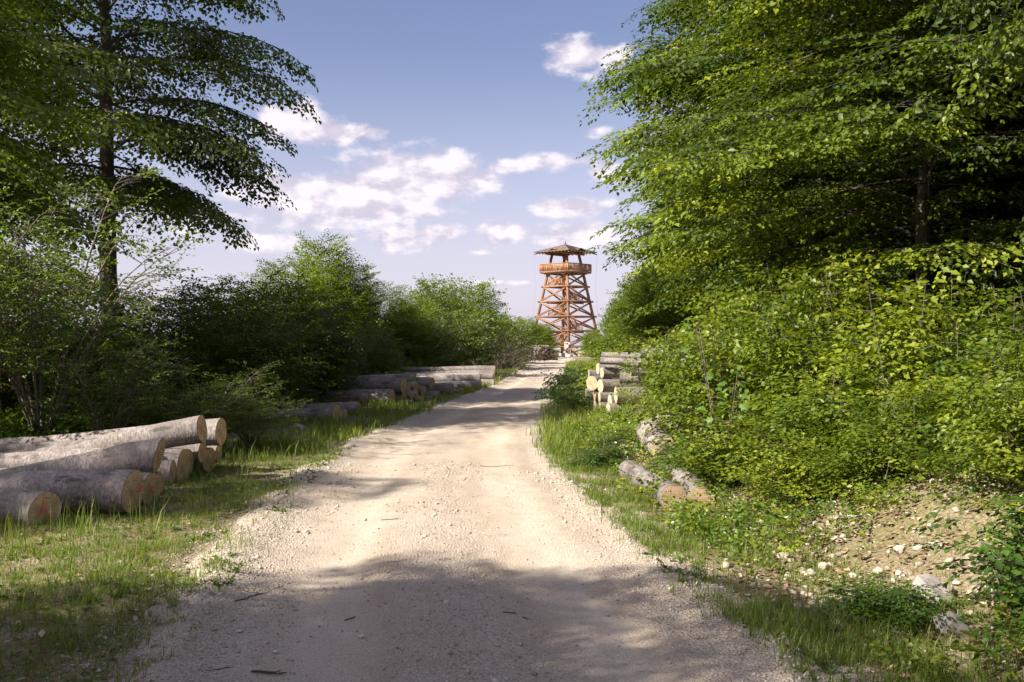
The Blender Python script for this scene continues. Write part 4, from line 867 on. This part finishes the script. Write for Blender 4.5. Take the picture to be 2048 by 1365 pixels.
for q in range(9):
    xq = -.1 - q * .13; a0, a1 = g_.uniform(.5, .9), g_.uniform(1.9, 2.6); r_ = .176 + .02 * g_.random(); aa = np.linspace(a0, a1, 8)
    V = np.array([[(xq + e + .03 * math.sin(a * 5), r_ * 1.02 * math.cos(a), r_ * 1.02 * math.sin(a)) for a in aa] for e in (-.010, .012)]).reshape(-1, 3)
    mb.add(V, [np.array([[i, i + 1, i + 9, i + 8] for i in range(7)])])
mb.build('scraped_band', M['stripped'], o)
log('pale log with a broken orange end, behind the striped log', GL4, (2.5, 13.9, .50), -78, 1.5, .30, .28, .46, None, seed=10, cut_m='cut')
log('rotting grey log half sunk in leaves at the track side of the striped log', GL4, (1.72, 14.3, .12), -100, 1.3, .22, .2, .14, None, seed=12, bark_m='oldbark', cut_m='cutold')
# far pile of thin logs
LM = [log_meshes(900 + i, 3.2, .19 + .02 * (i % 3), .17, .02, 9, 5, 'oldbark', 'cutold') for i in range(4)]
r = random.Random(4); cnt = 0
bx, by = 2.55, 86.0; zb = 0
for row in range(8):
    for q in range(14 - row - (row > 5) * 2):
        th = R(-52 + r.gauss(0, 3)); s = (q + row * .5) * .19 + r.gauss(0, .015)
        # faces line up along the perpendicular of the logs
        ex, ey = bx + math.cos(th + R(90)) * (s - .7) + math.cos(th) * r.gauss(0, .14), by + math.sin(th + R(90)) * (s - .7) + math.sin(th) * r.gauss(0, .14)
        me, fs = LM[r.randrange(4)]; o = obj('log', me, None, (ex, ey, g1(ex, ey) + .12 + row * .165), (0, 0, th))
        tag(o, 'thin weathered log stacked in the far pile below the tower', 'log', GL5)
        for fm, c in fs: f = obj('cut_face', fm, o); f.location = c
for q in range(9):
    th = R(-40 + r.gauss(0, 4)); ex, ey = 1.55 + r.gauss(0, .1) - (q % 3) * .12, 84.2 + (q % 3) * .2; me, fs = log_meshes(950 + q, 3.4, .30 - .02 * (q % 3), .24, .03, 10, 6, 'oldbark', 'cutold')
    o = obj('log', me, None, (ex, ey, g1(ex, ey) + .16 + (q // 3) * .3 + (q % 3) * .02), (0, 0, th)); tag(o, 'thicker log lying sideways at the left end of the far pile', 'log', 'sideways logs of the far pile')
    for fm, c in fs: f = obj('cut_face', fm, o); f.location = c

# ------------------------------------------------------------------ lookout tower
TX, TY = at(1131, 700, 140)[:2]; TZ = g1(TX, TY)
T = empty('lookout_tower', (TX, TY, TZ), R(45 + 2.5)); tag(T, 'red brown timber lookout tower with railed deck and pyramid roof beyond the track', 'tower')
Z0 = -.5                       # local heights were measured from eye level: z_local = z_world - TZ
zz = lambda z: z - Z0 - .0
def half(z): return (7.3 - (z + .4) * .326) / 2 if z > -1 else 3.7
def one(name, a, b, wd, ht, mat='timber', up=(0, 0, 1), parent=None):
    mb = MB(); beam(mb, a, b, wd, ht, up); return mb.build(name, M[mat], parent or T)
def cor(i, z, f=1.0): s = [(-1, -1), (1, -1), (1, 1), (-1, 1)][i % 4]; h = half(z) * f; return (s[0] * h, s[1] * h, zz(z))
for i in range(4):
    one('post', cor(i, -.15), cor(i, 14.0), .36, .36)
    mb = MB(); c_ = cor(i, -.3); box(mb, c_[0] - .35, c_[0] + .35, c_[1] - .35, c_[1] + .35, -.3, .42); mb.build('footing', M['concrete'], T)
lv = [.9, 3.1, 5.1, 7.2, 9.3, 11.15]
for z in lv:
    for i in range(4):
        a, b = Vector(cor(i, z)), Vector(cor(i + 1, z)); d = (b - a).normalized(); n_ = Vector((-d.y, d.x, 0)) * -(.22 if i % 2 else .20)
        one('beam', a - d * .45 + n_, b + d * .45 + n_ + Vector((0, 0, .002 * i)), .14, .24)
for z0, z1 in zip(lv[:-1], lv[1:]):
    for i in range(4):
        a, b = Vector(cor(i, z0 + .1)), Vector(cor(i + 1, z1 - .1)); c_, e_ = Vector(cor(i + 1, z0 + .1)), Vector(cor(i, z1 - .1)); d = (Vector(cor(i + 1, z0)) - a).normalized(); n_ = Vector((-d.y, d.x, 0)) * -.06
        one('brace', a + n_, b + n_, .11, .20); one('brace', c_ + n_ * 3.4, e_ + n_ * 3.4, .11, .20)
for i in range(4):
    a, b = Vector(cor(i, 0.0)), Vector(cor(i + 1, .85)); one('brace', a, (a + b) / 2 + Vector((0, 0, .2)), .11, .18)
DH = 2.54
fl = zz(11.35)
for q in range(22):
    yy = -DH + (q + .5) * 2 * DH / 22
    if abs(yy) < .9:
        for x0, x1 in ((-DH, -1.3), (1.3, DH)): mb = MB(); box(mb, x0, x1, yy - .105, yy + .105, fl, fl + .05); mb.build('deck_board', M['timber'], T)
    else: mb = MB(); box(mb, -DH, DH, yy - .105, yy + .105, fl, fl + .05); mb.build('deck_board', M['timber'], T)
for q in range(5):
    xx = -2.2 + q * 1.1; one('joist', (xx, -DH, fl - .12), (xx, DH, fl - .12), .14, .2)
CC = [(-DH, -DH), (DH, -DH), (DH, DH), (-DH, DH)]
bal = MB(); box(bal, -.045, .045, -.018, .018, 0, .86); balm = bal.mesh('baluster', M['timber_lt'])
for i in range(4):
    a, b = Vector((*CC[i], 0)), Vector((*CC[(i + 1) % 4], 0)); d = (b - a).normalized(); an = math.atan2(d.y, d.x)
    n_ = Vector((d.y, -d.x, 0))
    one('fascia_board', a + Vector((0, 0, fl - .02)) + n_ * .05, b + Vector((0, 0, fl - .02)) + n_ * .05, .06, .28)
    one('handrail', a + Vector((0, 0, fl + 1.1)) + n_ * .02, b + Vector((0, 0, fl + 1.102)) + n_ * .02, .12, .09)
    one('lower_rail', a + Vector((0, 0, fl + .24)), b + Vector((0, 0, fl + .24)), .06, .09)
    for q in range(5):
        p = a + d * (2 * DH * q / 4 if q < 4 else 2 * DH - .0)
        if q < 4: one('rail_post', p + Vector((0, 0, fl)), p + Vector((0, 0, fl + 1.06)), .13, .13)
    for q in range(28):
        if (q + .5) % 7 < .2: continue
        p = a + d * (2 * DH * (q + .5) / 28) + n_ * .04; obj('baluster', balm, T, (p.x, p.y, fl + .22), (0, 0, an))
# roof
RH, ez, az_ = 3.18, zz(14.1), zz(15.22)
for i in range(4):
    a, b = Vector((*[v * RH / DH for v in CC[i]], ez)), Vector((*[v * RH / DH for v in CC[(i + 1) % 4]], ez)); ap = Vector((0, 0, az_)); n_ = Vector(((b - a).y, -(b - a).x, 0)).normalized()
    rows = 13
    for q in range(rows):        # courses of shingles, each lapping over the one below
        t0, t1 = q / rows, (q + 1.25) / rows; t1 = min(t1, 1)
        p0, p1, p2, p3 = a.lerp(ap, t0), b.lerp(ap, t0), b.lerp(ap, t1), a.lerp(ap, t1); up = Vector((0, 0, .018)); mb = MB()
        mb.add([tuple(v) for v in (p0 + up, p1 + up, p2, p3, p0, p1, p2 - up, p3 - up)], [np.array([[0, 1, 2, 3], [4, 7, 6, 5], [0, 4, 5, 1]])]); mb.build('shingle_course', M['shingle'], T)
    one('hip_ridge', a + Vector((0, 0, .06)), ap + Vector((0, 0, .05)), .14, .05, 'shingle')
    one('hip_rafter', a * .99 + Vector((0, 0, -.10)), ap + Vector((0, 0, -.14)), .12, .14)
    for q in range(1, 10):
        p = a.lerp(b, q / 10); t = 1 - abs(q / 10 - .5) * 2; one('rafter', p + Vector((0, 0, -.11)) + n_ * .08, p.lerp(ap, .0) * 1 + (Vector((a.lerp(b, .5).x, a.lerp(b, .5).y, 0)) * -1 + Vector((0, 0, az_ - ez))) * (t * .93 + .03) + Vector((0, 0, -.11)), .08, .1)
    # low gabled vent on each slope
    m_ = a.lerp(b, .5).lerp(ap, .12); d = (b - a).normalized(); mb = MB(); A_, B_, C_ = m_ - d * .8 + Vector((0, 0, .04)), m_ + d * .8 + Vector((0, 0, .04)), m_ + Vector((0, 0, .36)); back = a.lerp(b, .5).lerp(ap, .48) + Vector((0, 0, .03))
    mb.add([tuple(v) for v in (A_, C_, back, B_)], [np.array([[0, 1, 2], [1, 3, 2]])]); dv_ = mb.build('roof_vent', M['shingle'], T)
    mb = MB(); beam(mb, A_ + n_ * .04, C_ + n_ * .04, .06, .09); beam(mb, C_ + n_ * .041, B_ + n_ * .041, .06, .09); mb.build('bargeboard', M['timber'], dv_)
    c0, c1 = Vector(cor(i, 13.8)), Vector(cor(i + 1, 13.8)); d = (c1 - c0).normalized(); n2 = Vector((d.y, -d.x, 0)) * .16
    one('plate_beam', c0 - d * 1.0 + n2 + Vector((0, 0, .08 + .26 * (i % 2))), c1 + d * 1.0 + n2 + Vector((0, 0, .08 + .26 * (i % 2))), .2, .26)
mb = MB(); V, Q = tube([(0, 0, az_ - .1), (0, 0, az_ + .12), (0, 0, az_ + .25), (0, 0, az_ + .62)], [.16, .14, .08, .01], 8); mb.add(V, Q); mb.build('finial', M['shingle'], T)
# stair: flights zig-zag inside the frame, railed landings at alternate sides
tr = MB(); box(tr, -.14, .14, -.5, .5, -.025, .025); trm = tr.mesh('tread', M['timber_lt'])
sb = MB(); box(sb, -.04, .04, -.018, .018, 0, .9); sbm = sb.mesh('baluster', M['timber_lt'])
hs = [-.35, .9, 3.1, 5.1, 7.2, 9.3, 11.35]
for f in range(6):
    z0, z1 = zz(hs[f]), zz(hs[f + 1]); sgn = 1 if f % 2 else -1; x0, x1 = (-sgn * 1.25, sgn * 1.25); y_ = .62 if f % 2 else -.62; nst = max(4, int((z1 - z0) / .2))
    for s_ in (-.54, .54): one('stringer', (x0, y_ + s_, z0 - .02), (x1, y_ + s_, z1 - .02), .07, .26, 'timber_lt')
    for q in range(nst): u = (q + .5) / nst; obj('tread', trm, T, (x0 + (x1 - x0) * u, y_, z0 + (z1 - z0) * u))
    for s_ in (-.56, .56):
        one('handrail', (x0, y_ + s_, z0 + .95), (x1, y_ + s_, z1 + .95), .07, .09, 'timber_lt')
        for q in range(9): u = (q + .5) / 9; obj('baluster', sbm, T, (x0 + (x1 - x0) * u, y_ + s_ * 1.04, z0 + (z1 - z0) * u + .02))
    if f < 5:
        xa, xb = sorted((x1, sgn * 2.35)); xb2 = min(max(xa, xb), 2.4); mb = MB(); box(mb, xa, xb, -1.25, 1.25, z1 - .08, z1); mb.build('landing', M['timber'], T)
        xo = sgn * 2.33
        one('handrail', (xo, -1.25, z1 + 1.0), (xo, 1.25, z1 + 1.0), .07, .09, 'timber_lt')
        for q in range(10): obj('baluster', sbm, T, (xo, -1.2 + q * .266, z1 + .05), (0, 0, R(90)))
        for yo in (-1.24, 1.24):
            one('handrail', (x1, yo, z1 + 1.003), (xo, yo, z1 + 1.003), .07, .09, 'timber_lt')
            for q in range(4): obj('baluster', sbm, T, (x1 + (xo - x1) * (q + .5) / 4, yo, z1 + .05))
for z in (hs[2], hs[4]): one('cross_beam', (-2.4, -1.3, zz(z) - .2), (2.4, -1.3, zz(z) - .2), .12, .2); one('cross_beam', (-2.4, 1.3, zz(z) - .2), (2.4, 1.3, zz(z) - .2), .12, .2)
for i in (0, 2): mb = MB(); a = Vector((*[v * RH / DH for v in CC[i + (1 if i == 0 else 1)]], ez)); pass
for (cx_, cy_) in ((-1, 1), (1, -1)):
    mb = MB(); mb.add(*tube([(cx_ * RH, cy_ * RH, ez), (cx_ * 3.0, cy_ * 3.0, zz(9)), (cx_ * 3.55, cy_ * 3.55, zz(0))], .012, 4)); mb.build('guy_cable', M['steel'], T)
# notice boards at the tower foot
nb = empty('notice_board', (TX - .05, TY - 6.2, g1(TX, TY - 6.2)), R(8)); tag(nb, 'small white notice board on posts with red heading at the foot of the tower', 'notice board')
for s_ in (-.32, .36): mb = MB(); box(mb, s_ - .04, s_ + .04, -.04, .04, -.1, 2.0); mb.build('post', M['white'], nb)
mb = MB(); box(mb, -.42, .5, -.07, -.045, .95, 2.0); bo = mb.build('board', M['white'], nb)
mb = MB(); box(mb, -.38, .05, -.078, -.072, 1.7, 1.94); mb.build('red_panel', M['red'], bo); mb = MB(); box(mb, .1, .42, -.078, -.072, 1.25, 1.7); mb.build('dark_picture', M['ink'], bo); mb = MB(); box(mb, -.3, .0, -.078, -.072, 1.0, 1.25); mb.build('red_panel', M['red'], bo)

# ------------------------------------------------------------------ rocks, twigs, brush
def rock_mesh(seed, s, mat, sub=2):
    import bmesh
    bm = bmesh.new(); bmesh.ops.create_icosphere(bm, subdivisions=sub, radius=1); g = random.Random(seed)
    pl = [(Vector((g.gauss(0, 1), g.gauss(0, 1), g.gauss(0, 1))).normalized(), g.uniform(.6, .95)) for _ in range(12)]
    for v in bm.verts:
        p = v.co.copy()
        for n_, d in pl:
            e = p.dot(n_) - d
            if e > 0: p -= n_ * e
        v.co = Vector((p.x * s[0], p.y * s[1], p.z * s[2])) * (1 + g.gauss(0, .02))
    me = bpy.data.meshes.new('rock'); bm.to_mesh(me); bm.free(); me.materials.append(M[mat]); me.attributes.new('tone', 'FLOAT', 'POINT').data.foreach_set('value', [.45] * len(me.vertices)); return me
RK = [('large half buried grey rock at the grass edge of the dirt patch', 1712, 1232, .19, (1.3, .8, .55), 'rock'), ('sloping grey rock partly behind the corner bush', 1862, 1205, .17, (1.0, .9, .8), 'rock'), ('pale stone behind the corner bush', 1900, 1262, .10, (1.2, .8, .8), 'rock'),
      ('flat pale stone topmost on the dirt patch', 1800, 1100, .05, (1.3, .9, .6), 'stone'), ('squarish cream stone left of the topmost flat stone', 1650, 1140, .055, (1, .9, .8), 'stone'), ('cream stone beside the squarish one', 1622, 1152, .045, (1.2, .8, .6), 'stone'),
      ('white stone at the right of the dirt patch', 1798, 1152, .035, (1, .8, .7), 'stone'), ('cluster stone above the grey rock', 1705, 1188, .05, (1.1, .8, .7), 'stone'), ('long stone beside the cluster stone', 1730, 1186, .04, (1.2, .8, .6), 'stone'),
      ('low white stone at the lower left of the dirt patch', 1618, 1192, .035, (1.3, .9, .6), 'stone'), ('beige stone in the leaf litter left of the grey rock', 1672, 1200, .05, (1.4, .9, .5), 'stone'), ('pale stone high on the patch near the bush stems', 1878, 1092, .04, (1.2, .8, .6), 'stone'),
      ('dusty stone half sunk left of the dirt patch', 1568, 1115, .06, (1.2, .9, .5), 'stone'), ('white lump in the right verge grass near the short logs', 1168, 987, .04, (1, .8, .8), 'stone'), ('brown stone in the weeds below the front log of the long stack', 597, 857, .15, (1.5, .8, .6), 'rock')]
def ground_hit(px, py):
    dx, dz = (px - 1024) / 1991, -(py - 682.5) / 1991; d = 3.5
    while d < 200:
        if 1.7 + dz * d <= float(surf(dx * d, d)): return dx * d, d
        d += .02
    return dx * d, d
for i, (lb, px, py, s, sh, mt) in enumerate(RK):
    x, y = ground_hit(px, py); me = rock_mesh(300 + i, tuple(s * v for v in sh), mt); o = obj('rock', me, None, (x, y, float(surf(x, y)) + s * sh[2] * .25), (0, 0, i * 1.3)); tag(o, lb, 'rock', 'stones on the right bank' if i < 13 else None)
TW = [('short dark stick at the bottom edge of the track', 538, 1350, .17, 4, .012), ('thin twig left of the short dark stick', 440, 1340, .14, 14, .004), ('small dark wood splinter lying in the middle of the near shade', 702, 1240, .085, 50, .008), ('long bent twig on the sunlit track', 995, 934, .45, 6, .006),
      ('slim twig on the sunlit gravel left of centre', 782, 1040, .19, 4, .006), ('twig with forked tip at the left grass edge', 505, 1195, .35, 62, .006), ('thin curved twig in the left gravel', 500, 1187, .22, -14, .004), ('short brown splinter right of centre in the shade', 1020, 1228, .1, -18, .006),
      ('faint twig close to the sunny left edge', 597, 1015, .2, -22, .005), ('crooked twig below the wheel track', 1052, 1240, .07, -50, .005)]
for i, (lb, px, py, L_, an, rr_) in enumerate(TW):
    x, y = ground_hit(px, py); g = random.Random(i); n = 7; pts = []
    for j in range(n):
        s = j / (n - 1) - .5; xx, yy = s * L_ * math.cos(R(an)) - g.gauss(0, .03) * L_ * math.sin(R(an)), s * L_ * math.sin(R(an)) + g.gauss(0, .03) * L_
        pts.append((xx, yy, float(surf(x + xx, y + yy)) - float(surf(x, y)) + rr_ * .8))
    mb = MB(); mb.add(*tube(pts, [rr_ * .5] + [rr_ * .6] * 4 + [rr_ * .45, rr_ * .2], 5)); p = np.array(pts[4]); d = hv(R(an + 40), .1); mb.add(*tube([p, p + d * L_ * .12, p + d * L_ * .22 + np.array([0, .01, 0])], [rr_ * .35, rr_ * .3, rr_ * .12], 4))
    o = mb.build('twig', M['twig'], None, True); o.location = (x, y, float(surf(x, y))); tag(o, lb, 'twig', 'twigs dropped on the track')
def brush(name, label, loc, n, rad, H, seed, mat='twig'):
    g = random.Random(seed); mb = MB()
    for i in range(n):
        p = np.array([g.gauss(0, rad), g.gauss(0, rad), g.uniform(0, H * .4)]); h = g.uniform(0, 6.28); e = g.uniform(-.1, 1.1); L_ = g.uniform(.4, 1.1) * H; d = hv(h, e)
        mb.add(*tube([p, p + d * L_ * .5 + np.array([0, 0, g.gauss(0, .05)]), p + d * L_], [.008, .006, .002], 3))
        for q in range(2): pp = p + d * L_ * g.uniform(.3, .9); d2 = hv(h + g.gauss(0, .8), e + g.gauss(0, .4)); mb.add(*tube([pp, pp + d2 * L_ * .3], [.004, .002], 3))
    o = mb.build(name, M[mat]); o.location = (*loc, g1(*loc)); return tag(o, label, None, None, 'stuff')
brush('brush_heap', 'grey dry brush at the bend of the track below the pale bushes', (-1.0, 56), 260, .9, 2.0, 1, 'stem')
brush('brush_heap', 'bare twigs and brambles above the right end of the long log stack', (-2.1, 42.5), 240, 1.3, 1.0, 2, 'stem')
brush('brush_heap', 'dry twiggy branches piled against the wood chips on the right verge', (1.62, 13.9), 90, .3, .35, 3, 'stem')
brush('dead_branch', 'spindly dead twigs leaning over the right track edge', (1.35, 24.8), 40, .2, .8, 4)
